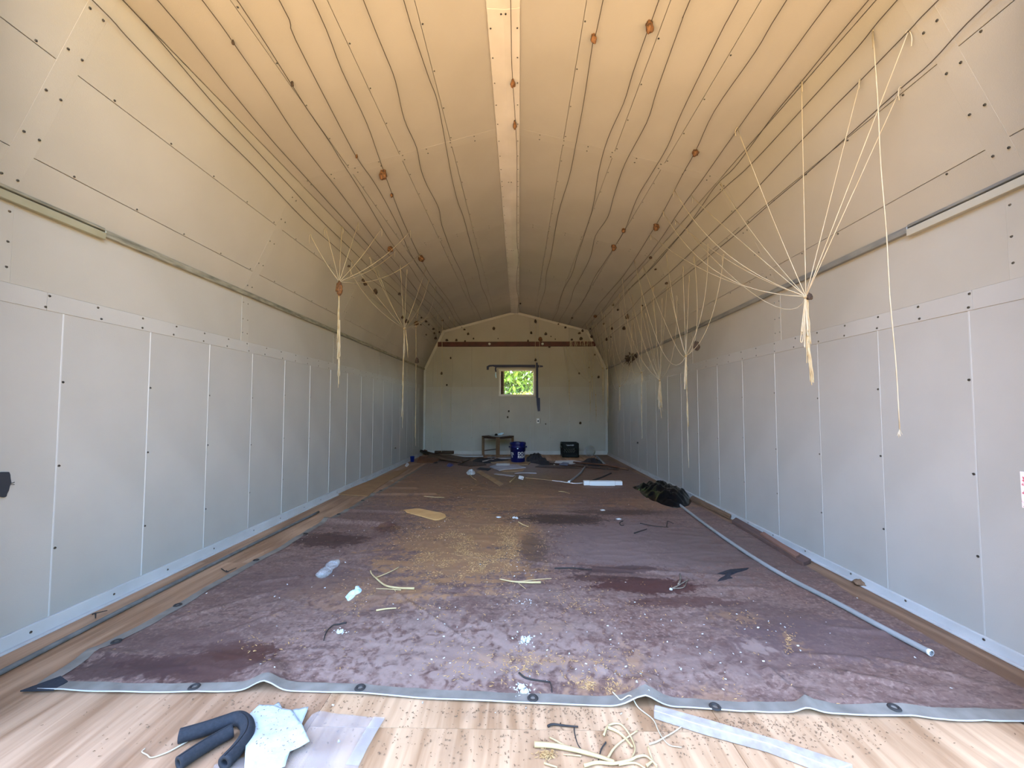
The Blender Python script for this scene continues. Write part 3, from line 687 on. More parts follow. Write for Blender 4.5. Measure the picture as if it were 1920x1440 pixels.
# ================================================================== INSECT NESTS
def lump(c, size, m, seed, parent=None):
    rnd = random.Random(seed); bm = bmesh.new(); bmesh.ops.create_icosphere(bm, subdivisions=3, radius=1); o = MB()
    c = V(c)
    for v in bm.verts:
        p = v.co.copy(); k = 1+.35*mnoise.noise(p*1.7+V((seed*3.1, 0, 0)))+.15*mnoise.noise(p*5+V((0, seed, 0)))
        tp = 1-.28*p.z
        o.v.append(c+V((p.x*size[0]*k*tp, p.y*size[1]*k*tp, p.z*size[2]*k)))
    o.f = [tuple(v.index for v in f.verts) for f in bm.faces]; bm.free(); return o
def nest(u, v, pw, ph, label, m=M_NEST, off=None, group=None, y=None, seed=[0], hang=True):
    seed[0] += 1
    c = cast(u, v, 0) if y is None else aty(u, v, y)
    s = c.y/F; a, b = pw*s/2, ph*s/2
    if y is None: c = cast(u, v, max(a*.8, .012) if off is None else off)
    return one('insect_nest', lump(c, (a, a*.9, b), m, seed[0]), m, label, 'nest', group, True)
nest(1219, 42, 15, 31, 'big pointed orange-brown nest on a wire near the cross strip above the doorway')
nest(1114, 66, 11, 23, 'pale brown pointed nest on the wire beside the ridge flashing')
nest(966, 140, 9, 18, 'brown nest on the ridge wire, the one nearer the doorway', off=.055)
nest(969, 220, 7, 17, 'slim light brown nest on the ridge wire, the one farther in', off=.055)
nest(717, 321, 13, 26, 'thick rounded orange-brown nest hanging where wire meets a cross strip')
nest(734, 363, 5, 9, 'tiny brown nest just beyond the thick rounded one')
nest(1305, 282, 11, 13, 'round ring-like brown nest on a wire amid bare ceiling')
nest(1231, 421, 10, 18, 'mottled brown nest beside a hooked string end')
nest(1170, 429, 7, 10, 'small knobbly brown nest on a wavy wire')
nest(1152, 460, 9, 13, 'brown nest where a wavy wire crosses the far cross strip')
nest(731, 463, 10, 13, 'brown nest behind the long pale string')
nest(789, 480, 11, 13, 'brown nest at the tip of a curving string')
nest(436, 75, 5, 12, 'narrow dark brown cocoon on a wire, low-set', M_NESTD); nest(547, 153, 5, 13, 'narrow cocoon on wire beside a panel joint', M_NESTD); nest(668, 290, 4, 8, 'tiny cocoon below the cross strip', M_NEST)
G = 'dark nests dotted over the far ceiling'
for (u, v, a, b) in [(679, 524, 6, 7), (683, 530, 7, 8), (701, 545, 8, 10), (652, 498, 5, 4), (747, 550, 5, 5), (753, 594, 5, 6), (760, 601, 7, 8), (776, 607, 4, 4), (788, 608, 3, 3), (797, 602, 5, 4), (789, 595, 3, 3), (803, 608, 3, 3), (811, 616, 4, 4), (798, 627, 3, 3), (813, 624, 4, 4),
        (829, 599, 4, 4), (815, 633, 5, 5), (823, 622, 3, 3), (1160, 580, 4, 4), (1151, 571, 4, 4), (1179, 592, 7, 9), (1172, 614, 6, 7), (1149, 615, 4, 5), (1139, 635, 5, 6), (1147, 631, 3, 3), (1134, 606, 4, 4), (1252, 530, 6, 5), (1206, 572, 3, 3), (1231, 504, 4, 3), (1111, 630, 5, 5), (1220, 481, 5, 5), (1073, 595, 3, 3), (976, 568, 3, 3), (1108, 616, 3, 3)]:
    nest(u, v, a, b, 'small dark nest stuck to the far sloping ceiling', M_NESTD, group=G)
nest(1117, 590, 7, 5, 'reddish brown nest at the ceiling kink near the gable')
G = 'dark nests on the gable'
for (u, v, a, b) in [(926, 616, 5, 6), (878, 626, 4, 5), (871, 618, 4, 3), (856, 638, 4, 5), (872, 640, 3, 4), (888, 635, 3, 3), (996, 624, 4, 5), (1023, 626, 5, 5), (1047, 608, 3, 3), (1060, 614, 4, 4), (1086, 625, 5, 4), (1092, 620, 4, 5), (1072, 637, 4, 4), (1089, 635, 6, 6), (1033, 631, 2, 2), (1041, 636, 2, 2), (866, 614, 2, 2), (838, 638, 5, 4), (990, 639, 3, 4), (934, 635, 2, 2)]:
    nest(u, v, a, b, 'small dark nest stuck to the gable above the red beam', M_NESTD, group=G)
G = 'dark spots on the back wall'
for (u, v, a) in [(1088, 793, 4), (838, 722, 3), (1086, 700, 3), (1122, 707, 4), (1115, 665, 3), (1104, 689, 2), (954, 771, 3), (952, 782, 3), (1023, 795, 2), (1030, 650, 4)]:
    nest(u, v, a, a*1.2, 'dark spot of dried mud on the back wall panels', M_NESTD, group=G)
nest(740, 840, 3, 3, 'dark mud spot on the white wall by the corner of the rod side', M_NESTD); nest(1197, 830, 3, 4, 'dark mud spot on the wall near the tarp end of the bag side', M_NESTD)
# ragged dark growth hanging at the eave
og = MB(); c = cast(1188, 668, .02); rnd = random.Random(4)
for k in range(26):
    p = c+V((rnd.uniform(-.03, .02), rnd.uniform(-.28, .22), rnd.uniform(-.05, .05)))
    og.tube(catmull([p, p+V((rnd.uniform(-.05, .01), rnd.uniform(-.05, .05), rnd.uniform(-.03, .05))), p+V((rnd.uniform(-.09, 0), rnd.uniform(-.08, .08), rnd.uniform(-.11, .03)))], 3), [.012, .011, .010, .008, .006, .004, .003], 5)
one('web_clump', og, M_NESTD, 'ragged black clump clinging to the eave channel', 'debris')

# ================================================================== STRING BUNDLES
RS = .0021
def string_pts(A, K, mid=None, sag=0):
    A, K = V(A), V(K); m = (A+K)/2
    if mid:
        d = ray(*mid); n = (K-A).cross(V((0, 0, 1)))
        if n.length > 1e-4:
            n.normalize(); dn = d.dot(n)
            if abs(dn) > .12:
                p = O+d*((A-O).dot(n)/dn)
                if (p-m).length < .8*(K-A).length: m = p
                else: mid = None
            else: mid = None
    if not mid: m = m-V((0, 0, sag))
    ctrl = m*2-(A+K)/2
    return [A*(1-t)**2+ctrl*(2*t*(1-t))+K*t*t for t in [i/14 for i in range(15)]]
def hookend(o, A, r, rnd):                                 # the loop and loose tail tied round the wire
    a = rnd.uniform(0, 6.3); e = V((cos(a), sin(a), 0))*.008
    o.tube(catmull([A+e, A+V((0, 0, .010)), A-e, A-e*1.6-V((0, 0, .022)), A-e*1.2-V((0, 0, rnd.uniform(.04, .075)))], 3), r, 5)
def bundle(label, kp, ky, anchors, tail, group='string bundles hung from ceiling wires', nestl=None, r=RS):
    K = aty(kp[0], kp[1], ky); rnd = random.Random(int(kp[0]))
    t = thing('string_bundle', label, 'string', K, group)
    for a in anchors:
        A = cast(a[0], a[1], .016); mid = a[2] if len(a) > 2 and isinstance(a[2], tuple) else None; sag = a[2] if len(a) > 2 and not mid else .02
        o = MB(); o.tube(string_pts(A, K, mid, sag), r, 5); hookend(o, A, r, rnd)
        child(t, o, 'string', M_STR, True)
    s = ky/F
    kn = lump(K, (.010, .010, .013), M_STRT, int(kp[1])); child(t, kn, 'knot', M_STRT, True)
    for (du, v0, v1, n, spread, mtl) in tail:              # strands: pixel offset, pixel rows from..to, count, spread in pixels
        o = MB()
        for k in range(n):
            x0 = aty(kp[0]+du*.4, v0, ky); x1 = aty(kp[0]+du+rnd.uniform(-spread, spread), v1-rnd.uniform(0, (v1-v0)*(.0 if k == 0 else .35)), ky); j = V((0, rnd.uniform(-spread, spread)*s, 0))
            L = (x0-x1).length; pts = [x0]
            for q in range(1, 8): pts.append(x0.lerp(x1+j, q/8)+V((rnd.uniform(-1, 1), rnd.uniform(-1, 1), 0))*(.002+.0015*spread*s*100*.3))
            pts.append(x1+j)
            if du < 0 and mtl is M_STR:                    # strands doubled back into a hanging loop
                sd = V((rnd.uniform(.004, .009), rnd.uniform(-.004, .004), 0))
                dn = [x0.lerp(x1+j, q/6) for q in range(6)]; up = [p+sd for p in reversed(dn)]
                lp_ = catmull(dn+[x1+j+V((0, 0, .004)), x1+j+sd*.5-V((0, 0, .005)), x1+j+sd+V((0, 0, .004))]+up, 2); o.tube(lp_, r*1.1, 5); continue
            o.tube(catmull(pts, 2), [r*(1.25 if i < 10 else 1.25-.05*(i-10)) for i in range(17)], 5)
        child(t, o, 'tail', mtl, True)
    return t
bundle('large many-stranded string bundle with fat twin tassel and dark nut at its knot', (1511, 556), 2.0,
       [(1504, 150, .0), (1384, 237, .02), (1619, 148, .0), (1709, 58, .0), (1695, 163, .0), (1354, 344, .04), (1298, 365, (1375, 440)), (1266, 354, (1351, 466)), (1244, 394, (1337, 505)), (1266, 409, (1365, 488)), (1220, 438, (1335, 514)), (1291, 429, (1418, 555))],
       [(-4, 558, 650, 11, 6, M_STR), (6, 558, 682, 10, 3.5, M_STRT), (10, 640, 722, 9, 3, M_STRT)])
nest(1518, 556, 9, 13, 'dark nut-like nest lodged in the knot of the large string bundle', M_NESTD, y=1.985)
bundle('string bundle with wide loose strands and a looped tassel ending in one long strand', (1286, 667), 3.5,
       [(1190, 487, (1240, 655)), (1207, 498, (1258, 630)), (1252, 476, (1268, 597)), (1255, 527, .04), (1283, 499, .02), (1305, 481, (1306, 616)), (1330, 458, (1318, 576)), (1360, 478, (1329, 608)), (1295, 516, .02)],
       [(-2, 669, 729, 6, 2, M_STR), (2, 669, 727, 3, 1.5, M_STRT), (4, 725, 800, 4, 1.5, M_STRT), (5, 760, 877, 2, 1, M_STR)])
nest(1306, 648, 11, 17, 'angular dark brown nest caught in strings beside the eave', M_NESTD, y=3.45)
bundle('string bundle with a short double tassel hanging before the white seam wall', (1237, 713), 4.6,
       [(1168, 522, (1187, 640)), (1177, 537, (1215, 665)), (1187, 553, (1205, 640)), (1204, 576, .06), (1213, 587, .03), (1244, 560, .02), (1271, 555, (1262, 660)), (1253, 537, .02), (1226, 536, .05)],
       [(-2, 715, 766, 6, 2, M_STR), (3, 715, 772, 5, 2, M_STRT), (3, 760, 784, 3, 1, M_STRT)])
bundle('string bundle with one stubby loop and a long thin straight tail', (1203, 698), 5.2,
       [(1164, 551, (1180, 640)), (1151, 568, (1160, 670)), (1204, 576, .02), (1188, 585, .04), (1223, 560, (1230, 650)), (1205, 545, .03), (1187, 600, (1185, 690))],
       [(2, 699, 717, 5, 1.5, M_STR), (0, 699, 800, 3, .7, M_STRT), (1, 780, 823, 2, .6, M_STR)])
bundle('string bundle with a plain blunt tassel before the corner of the right wall', (1162, 724), 6.0,
       [(1145, 597, (1152, 680)), (1127, 576, .05), (1164, 551, .02), (1187, 600, (1180, 690)), (1180, 590, .05), (1142, 655, (1150, 720)), (1190, 640, (1178, 705))],
       [(0, 726, 773, 9, 2.4, M_STR)])
bundle('string bundle with a bulbous brown nest over its slim tassel', (636, 528), 3.25,
       [(579, 440, .02), (608, 427, .0), (638, 426, .0), (671, 416, .0), (713, 427, .03), (768, 431, (710, 488)), (788, 473, (720, 520)), (740, 470, .05)],
       [(-1, 530, 660, 9, 3, M_STRT), (-2, 600, 672, 4, 3, M_STR), (-1, 650, 727, 5, 2, M_STRT)])
nest(636, 540, 12, 26, 'bulbous brown nest around the knot of a slim tassel', y=3.22)
bundle('string bundle fanning to a tassel with a loop and a tapering tail', (758, 616), 4.6,
       [(657, 488, (710, 560)), (691, 483, (725, 555)), (653, 504, (700, 570)), (706, 507, .04), (750, 493, .02), (762, 504, .02), (798, 500, (777, 567)), (804, 520, (787, 575)), (817, 537, (799, 595)), (829, 560, (808, 588)), (834, 572, (812, 591)), (840, 580, (812, 594))],
       [(0, 618, 670, 4, 1.6, M_STR), (6, 618, 671, 5, 2, M_STRT), (-3, 660, 742, 4, 1.5, M_STRT), (-4, 720, 803, 3, 1.5, M_STRT)])
bundle('slim hanging cord with two dark nests along it and a ragged end', (780, 612), 5.6, [(781, 590, .0), (783, 580, .01)],
       [(0, 614, 676, 3, .8, M_STRT), (0, 676, 770, 3, .8, M_STRT), (-1, 760, 836, 3, 2, M_STRT)])
nest(781, 606, 8, 9, 'brown nest at the top of the slim two-nest cord', y=5.58); nest(782, 676, 7, 11, 'dark nest part-way down the slim two-nest cord', M_NESTD, y=5.58)
# single hanging strings
def hang(label, top, bot, y=None, r=RS, fray=False, group=None, yb=None):
    A = cast(*top, .016) if y is None else aty(*top, y); B = aty(*bot, (A.y if yb is None else yb)); o = MB(); rnd = random.Random(int(top[0]*7+top[1]))
    pts = [A]+[A.lerp(B, k/6)+V((rnd.uniform(-.006, .006), rnd.uniform(-.006, .006), 0)) for k in range(1, 6)]+[B]
    o.tube(catmull(pts, 3), r, 5); hookend(o, A, r, rnd)
    if fray:
        for k in range(12):
            e = V((rnd.uniform(-.012, .010), rnd.uniform(-.012, .012), -rnd.uniform(.015, .034))); o.tube(catmull([B+V((0, 0, .012)), B+e*.4, B+e], 3), .0009, 4)
    return one('hanging_string', o, M_STR, label, 'string', group, True)
hang('long single string with a frayed brush end hanging by the near wall', (1643, 57), (1687, 806), fray=True, r=.0023, yb=1.66)
hang('straight string hanging past the window with a nest part-way', (1012, 575), (1012, 708), r=.004)
nest(1013, 636, 8, 9, 'brown nest on the string that hangs past the window', y=7.2)
hang('string hanging down from a nest on the gable beside the window', (1004, 604), (1005, 714), y=7.95, r=.004)
nest(1004, 602, 4, 7, 'dark nest at the top of the string beside the window', M_NESTD, y=7.94); nest(1004, 675, 4, 5, 'dark nest on the string above the blue tape', M_NESTD, y=7.93)
hang('long pale string hanging almost to the floor before the back wall', (829, 597), (828, 848), r=.0042); nest(828, 700, 4, 6, 'dark nest on the long pale string at the back', M_NESTD, y=7.2)
hang('thin string hanging in the back corner near the eave', (820, 590), (820, 737), r=.0025)
hang('faint thin string hanging from a dark nest at the back wall', (845, 671), (845, 808), y=7.9, r=.0025); nest(845, 671, 3, 4, 'dark nest atop the faint thin string', M_NESTD, y=7.9)
hang('short dark string hanging before the back wall', (866, 722), (867, 758), y=YB-.004, r=.0025)
hang('slack string slanting from the beam to the faint thin string', (833, 652), (845, 671), y=7.95, r=.002); hang('slack string rising from the faint thin string to the panels', (857, 652), (845, 671), y=7.95, r=.002)
for (u, v, v1) in [(842, 593, 618), (852, 594, 616)]: hang('short string end hanging at the ceiling kink by the gable', (u, v), (u-2, v1), r=.0028, group='short strings at the gable kink')
# clustered tassels around the beam's end
rnd = random.Random(11)
lab = ['slim tassel hanging from the beam, standing alone', 'fat tassel before the back corner with a looped top', 'tassel tucked behind the fat looped one', 'thin pale tail hanging lowest of the corner cluster', 'long cord tassel beside the corner trim', 'tassel overlapping the white corner trim']
for i, (u, v0, v1, y, an) in enumerate([(1067, 714, 758, 7.9, [(1056, 645), (1062, 648)]), (1106, 716, 774, 7.6, [(1060, 648), (1068, 642), (1077, 645), (1090, 640), (1104, 642), (1116, 650)]), (1110, 706, 755, 7.4, [(1082, 640), (1094, 636), (1100, 640), (1112, 642)]), (1117, 740, 791, 7.7, [(1098, 640), (1110, 650)]),
        (1130, 690, 777, 7.0, [(1100, 606), (1108, 600), (1118, 610), (1126, 622), (1134, 640)]), (1139, 690, 792, 6.6, [(1111, 592), (1119, 605), (1128, 583), (1135, 590), (1146, 606), (1150, 640), (1130, 620)])]):
    bundle('%s' % lab[i], (u, v0), y, [(a, b, rnd.uniform(.02, .15)) for a, b in an], [(0, v0+1, v0+(v1-v0)*.6, 5, 1.3, M_STR), (1, v0+1, v1, 3, .8, M_STRT)], group='tassels clustered at the beam end', r=.0023)

# ================================================================== BACK WALL FITTINGS
a, b = cast(821, 645.5), cast(1117, 646)
beam = thing('beam', 'dark red beam fixed across the back wall under the gable', 'beam', ((a.x+b.x)/2, YB, 2.24))
bevel(child(beam, MB().box(((a.x+b.x)/2, YB-.02, 2.298), (b.x-a.x, .04, .098)), 'timber', M_RED), .004)
for u in (918, 1017):
    p = cast(u, 645.5); child(beam, MB().lathe((p.x, YB-.045, p.z), [(0, -.018), (.018, -.016), (.026, 0), (.026, .01)], 14, axis=V((0, 1, 0))), 'white_knob', M_WHITE, True)
wr = MB(); rnd = random.Random(9)
for k in range(34):
    x = rnd.uniform(cast(1068, 645).x, b.x-.02); hh = rnd.uniform(.0, .03)
    wr.tube(catmull([(x, YB-.043, 2.352+hh), (x+rnd.uniform(-.02, .02), YB-.044, 2.30), (x+rnd.uniform(-.02, .02), YB-.043, 2.246-hh)], 3), .0024, 5)
one('string_wraps', wr, M_STR, 'pale strings wrapped around the end of the red beam', 'string')
def ribbon(name, label, pts, wd, th, m, nrm=V((0, -1, 0))):
    o = MB(); pts = [V(p) for p in pts]; n = len(pts)
    for i, p in enumerate(pts):
        ax = (pts[min(i+1, n-1)]-pts[max(i-1, 0)]).normalized(); s = ax.cross(nrm).normalized(); ww = wd[i] if isinstance(wd, list) else wd
        o.v += [p+s*ww/2, p-s*ww/2, p-s*ww/2+nrm*th, p+s*ww/2+nrm*th]
    for i in range(n-1):
        for k in range(4): o.f.append((i*4+k, i*4+(k+1) % 4, i*4+4+(k+1) % 4, i*4+4+k))
    o.f += [(0, 1, 2, 3), tuple(4*n-4+k for k in range(4))[::-1]]
    return one(name, o, m, label, 'tape')
def bkp(u, v, off=.004): return aty(u, v, YB-off)
ribbon('tape_strip', 'dark blue tape strip stuck level above the window with a curled end', [bkp(*p) for p in [(914.5, 693.5), (914.5, 688), (918, 686), (924, 685.5), (930, 686.5), (945, 686.6), (975, 686.3), (1006, 686.6), (1018, 687)]], [.045, .05, .04, .035, .055, .058, .055, .06, .03], .004, M_TAPE)
ribbon('tape_strip', 'dark blue tape strip hanging upright beside the window', [bkp(*p, .010) for p in [(1006.5, 680), (1007, 690), (1007, 720), (1007.3, 746)]], [.035, .045, .045, .05], .004, M_TAPE)
ribbon('tape_strip', 'lower length of dark blue tape lapping the upright strip', [bkp(*p, .016) for p in [(1009, 746), (1009.5, 758), (1010.5, 771)]], [.075, .07, .05], .004, M_TAPE)
ribbon('tape_strip', 'short dark tape tag dangling at the window corner', [bkp(*p, .010) for p in [(930, 688), (929, 692), (930, 697)]], .030, .004, M_TAPE)
ribbon('tape_backing', 'pale scrap of backing dangling below the short tape tag', [bkp(*p, .010) for p in [(929.5, 698), (929.5, 704), (930.5, 709)]], [.015, .030, .018], .003, M_LBLUE)
p = bkp(1009, 789, 0)
ol = thing('wall_outlet', 'small white wall outlet below the upright blue tape', 'outlet', (p.x, YB, p.z-.05))
bevel(child(ol, MB().box((p.x, YB-.004, p.z), (.062, .008, .100)), 'plate', M_WHITE), .002)
for d in (-.0, ): child(ol, MB().box((p.x, YB-.009, p.z-.005), (.026, .004, .03)), 'socket', M_BLACK)
child(ol, MB().box((p.x+.035, YB-.003, p.z-.002), (.010, .006, .104)), 'side_gap', M_BLACK)
# door latch on the near wall
lt = thing('door_latch', 'dark metal latch plate with small prong on the white wall at the doorway', 'latch', (XL, 1.43, .6))
pc = [cast(u, v, 0, 'wl') for u, v in [(-14, 885), (13, 885), (15, 890), (15.5, 897), (17, 905), (14, 912), (12, 920), (9, 926), (8, 931), (3, 933), (-10, 930)]]
bevel(child(lt, MB().prism([V((XL, q.y, q.z)) for q in pc], (.012, 0, 0)), 'plate', mat('dark_latch_metal', (.035, .04, .05), rough=.45, metal=.3)), .002)
q = cast(15, 907, 0, 'wl'); child(lt, MB().tube([(XL+.008, q.y, q.z), (XL+.012, q.y+.011, q.z+.004)], .0015, 5).tube([(XL+.008, q.y, q.z-.003), (XL+.012, q.y+.011, q.z-.005)], .0012, 5), 'prong', M_DTWIG)
# torn sticker by the right jamb
q = cast(1918, 905, 0, 'wr'); so = MB().prism([V((XR-.001, q.y+.004, q.z+.04)), V((XR-.001, q.y-.09, q.z+.045)), V((XR-.001, q.y-.09, q.z-.10)), V((XR-.001, q.y+.003, q.z-.09))], (-.003, 0, 0))
one('sticker', so, mat('torn_sticker', (.80, .72, .72), (.55, .10, .14), rough=.5, scale=45, contrast=(.55, .62)), 'torn red and white sticker on the wall at the doorway', 'sticker')

# ================================================================== THINGS AT THE BACK OF THE FLOOR
# --- blue pail with lettering
bc = fl(971, 867.5); bc.z = .022; R0, R1, H = .122, .138, .335
pail = thing('pail', 'dark blue plastic pail with white lettering standing on a brown board', 'bucket', bc)
child(pail, MB().lathe(bc, [(0, 0), (R0, 0), (R0+.002, .01), (R1-.004, H-.09), (R1+.006, H-.088), (R1+.006, H-.07), (R1-.002, H-.066), (R1, H-.035), (R1+.008, H-.033), (R1+.008, H-.02), (R1, H-.018), (R1+.002, H-.004), (R1+.006, H), (R1-.004, H), (R1-.008, H-.02), (R0-.004, .006), (0, .006)], 40), 'body', M_BLUE, True)
for s in (-1, 1):
    child(pail, MB().lathe((bc.x+s*(R1+.002), bc.y, bc.z+H-.078), [(0, s*.020), (.014, s*.020), (.016, 0)], 12, axis=V((1, 0, 0))), 'bail_ear', M_BLUE, True)
bl = MB().tube(catmull([(bc.x-R1-.014, bc.y, bc.z+H-.08), (bc.x-R1*.9, bc.y+.13, bc.z+H-.16), (bc.x, bc.y+R1+.03, bc.z+H-.20), (bc.x+R1*.9, bc.y+.13, bc.z+H-.16), (bc.x+R1+.014, bc.y, bc.z+H-.08)], 6), .0022, 6)
child(pail, bl, 'bail', M_ROD, True)
child(pail, MB().lathe((bc.x-.004, bc.y-R1-.001, bc.z+H-.095), [(0, -.004), (.010, -.003), (.012, 0)], 12, axis=V((0, 1, 0))), 'white_boss', M_LBLUE, True)
def lettering(txt, ang0, zc, size, parent, root):
    cu = bpy.data.curves.new('txt', 'FONT'); cu.body = txt; cu.size = size; cu.extrude = 0; cu.offset = .0015; to = bpy.data.objects.new('txt', cu); C.objects.link(to)
    bpy.context.view_layer.update()
    me = bpy.data.meshes.new_from_object(to.evaluated_get(bpy.context.evaluated_depsgraph_get())); bpy.data.objects.remove(to, do_unlink=True)
    bm = bmesh.new(); bm.from_mesh(me); bmesh.ops.subdivide_edges(bm, edges=[e for e in bm.edges if e.calc_length() > .01], cuts=3); bm.to_mesh(me); bm.free()
    for v in me.vertices:
        z = zc+v.co.y; rr = R0+(R1-R0)*z/H+.0015; a = ang0+v.co.x/rr
        v.co = V((rr*sin(a), -rr*cos(a), z))
    me.materials.clear(); me.materials.append(M_WHITE); o = bpy.data.objects.new('lettering', me); C.objects.link(o); o.parent = parent
lettering('DO IT', -.02, .128, .070, pail, pail); lettering('RIGHT', -.02, .072, .062, pail, pail); lettering('TR', -1.12, .125, .06, pail, pail); lettering('S', -.98, .080, .062, pail, pail)
def board(name, label, px, th, m, z0=.006, cat='board', group=None, zs=None, bev=.002):
    pts = []
    for i, (u, v) in enumerate(px): q = fl(u, v, z0 if zs is None else zs[i]); pts.append(q)
    o = one(name, MB().prism(pts, (0, 0, th)), m, label, cat, group); return bevel(o, bev)
board('board', 'brown flat board lying under the blue pail', [(920, 868.5), (960, 864.5), (995, 868), (990, 872.5), (950, 872)], .018, M_CARDB, .004)
# --- little table
Ft, Lt_, Rt_ = V((-.395, 7.38, 0)), V((-.70, 7.70, 0)), V((-.125, 7.74, 0)); Bt = Lt_+Rt_-Ft
st = thing('side_table', 'small bare wooden table with four legs and a thin dark top', 'table', (Ft+Bt)/2)
for p, wd in ((Ft, .055), (Lt_, .040), (Rt_, .040), (Bt, .036)):
    bevel(child(st, MB().bar((p.x, p.y, .004), (p.x, p.y, .405), wd, wd, up=V((.7, .7, 0))), 'leg', M_WOOD), .003)
ctr = (Ft+Bt)/2
bevel(child(st, MB().prism([V((p.x, p.y, .398))+(V((p.x, p.y, 0))-ctr).normalized()*.03 for p in (Ft, Rt_, Bt, Lt_)], (0, 0, .018)), 'tabletop', M_DWOOD), .003)
for p, q in ((Ft, Lt_), (Ft, Rt_), (Lt_, Bt), (Rt_, Bt)): child(st, MB().bar((p.x, p.y, .385), (q.x, q.y, .385), .018, .026), 'rail', M_DWOOD)
child(st, MB().bar((Lt_.x, Lt_.y, .125), (Bt.x, Bt.y, .125), .016, .016), 'stretcher', M_DWOOD)
one('paper_sheet', MB().prism([V((p.x, p.y, .4165)) for p in [Ft.lerp(Rt_, .05)+V((.02, .03, 0)), Rt_.lerp(Bt, .1)+V((-.03, 0, 0)), Bt.lerp(Rt_, .15)+V((0, -.03, 0)), Lt_.lerp(Bt, .3)+V((.03, 0, 0)), Ft.lerp(Lt_, .5)+V((.03, .02, 0))]], (0, 0, .003)), M_PAPER, 'pale sheet lying on top of the small table', 'paper')
q = ctr+V((.03, .05, .4185)); cr_ = MB(); rnd = random.Random(2)
for k in range(3): cr_.box(q+V((.05*k*.5, 0, .02+.012*k)), (.10-.02*k, .07, .018), V((0, 0, 1)).to_track_quat('Z', 'Y') if False else None)
bevel(one('folded_wrapper', cr_, M_LBLUE, 'folded pale blue wrapper on the small table', 'wrapper'), .004)
one('dark_lump', lump(q+V((-.06, -.10, .022)), (.03, .025, .022), M_BLACK, 5), M_BLACK, 'small black lump at the edge of the table', 'debris', None, True)
# --- milk crate
mc = fl(1070, 858); mc.z = .005; cw, cd, ch = .325, .325, .275; mc.y += cd/2
crate = thing('milk_crate', 'black plastic milk crate with latticed sides by the back wall', 'crate', mc)
def cbar(x0, y0, z0, x1, y1, z1, name): bevel(child(crate, MB().box((mc.x+(x0+x1)/2, mc.y+(y0+y1)/2, mc.z+(z0+z1)/2), (x1-x0, y1-y0, z1-z0)), name, M_BLACK), .004)
hw = cw/2
for sx in (-1, 1):
    for sy in (-1, 1): cbar(min(sx*hw, sx*(hw-.03)), min(sy*hw, sy*(hw-.03)), 0, max(sx*hw, sx*(hw-.03)), max(sy*hw, sy*(hw-.03)), ch-.008, 'corner_post')
cbar(-hw, -hw, 0, hw, hw, .012, 'base')
for sy in (-1, 1):
    y0, y1 = sorted((sy*hw, sy*(hw-.012)))
    cbar(-hw+.01, y0, ch-.030, hw-.01, y1, ch, 'rim'); cbar(-hw, y0, 0, hw, y1, .055, 'skirt'); cbar(-hw, y0, .170, hw, y1, .205, 'mid_rail')
    cbar(-hw, y0, .2, -hw+.075, y1, ch-.02, 'handle_side'); cbar(hw-.075, y0, .2, hw, y1, ch-.02, 'handle_side')
    x0, x1 = y0, y1
    cbar(x0, -hw+.01, ch-.030, x1, hw-.01, ch, 'rim'); cbar(x0, -hw, 0, x1, hw, .055, 'skirt'); cbar(x0, -hw, .170, x1, hw, .205, 'mid_rail')
    cbar(x0, -hw, .2, x1, -hw+.075, ch-.02, 'handle_side'); cbar(x0, hw-.075, .2, x1, hw, ch-.02, 'handle_side')
for sy in (-1, 1):
    for k in range(7):
        xa = -hw+.02+k*.045
        for sg in (-1, 1):
            for axis in (0, 1):
                d = sy*(hw-.006); p0, p1 = (xa, .05), (min(hw, max(-hw, xa+sg*.10)), .175)
                A_, B_ = ((p0[0], d, p0[1]), (p1[0], d, p1[1])) if axis == 0 else ((d, p0[0], p0[1]), (d, p1[0], p1[1]))
                child(crate, MB().bar(mc+V(A_), mc+V(B_), .008, .012, up=V((0, 1, 0)) if axis == 0 else V((1, 0, 0))), 'lattice_bar', M_BLACK)
bevel(child(crate, MB().box((mc.x-.003, mc.y-hw+.020, mc.z+.232), (.14, .006, .028)), 'label_plate', mat('scuffed_label', (.32, .33, .36), (.10, .10, .12), rough=.6, scale=60)), .001)
# --- round clear tub and grey tube
tb = fl(1108, 857); tb.y = 7.9
tub = thing('clear_tub', 'round clear plastic tub tipped on its side near the back corner', 'tub', (tb.x, tb.y, .0))
ax = V((-.55, -.75, .25)).normalized(); c0 = V((tb.x, tb.y, .105))
child(tub, MB().lathe(c0, [(.108, 0), (.100, -.012), (.085, -.09), (.078, -.10), (0, -.10), (0, -.097), (.076, -.097), (.098, -.012)], 28, axis=ax), 'bowl', mat('cloudy_plastic', (.45, .46, .48), rough=.3, alpha=.35), True)
xx, yy = frame(ax); child(tub, MB().tube([c0+xx*(.110*cos(t*pi/16))+yy*(.110*sin(t*pi/16)) for t in range(33)], .0035, 6), 'rim', M_PVC, True)
def rod(name, label, px, r, m, z=None, cat='rod', k=10, n=6, r2=None):
    pts = [fl(u, v, 0) for u, v in px]; z = r+.004 if z is None else z
    pts = [V((p.x, p.y, z)) if isinstance(z, float) else V((p.x, p.y, z[i])) for i, p in enumerate(pts)]
    cp = catmull(pts, n); rr = r if r2 is None else [r+(r2-r)*i/(len(cp)-1) for i in range(len(cp))]
    return one(name, MB().tube(cp, rr, k), m, label, 'rod' if cat is None else cat, None, True)
rod('grey_tube', 'short grey tube lying on the dark heap near the back corner', [(1119, 861), (1134, 874)], .018, M_PVC, [.05, .03], 'pipe')
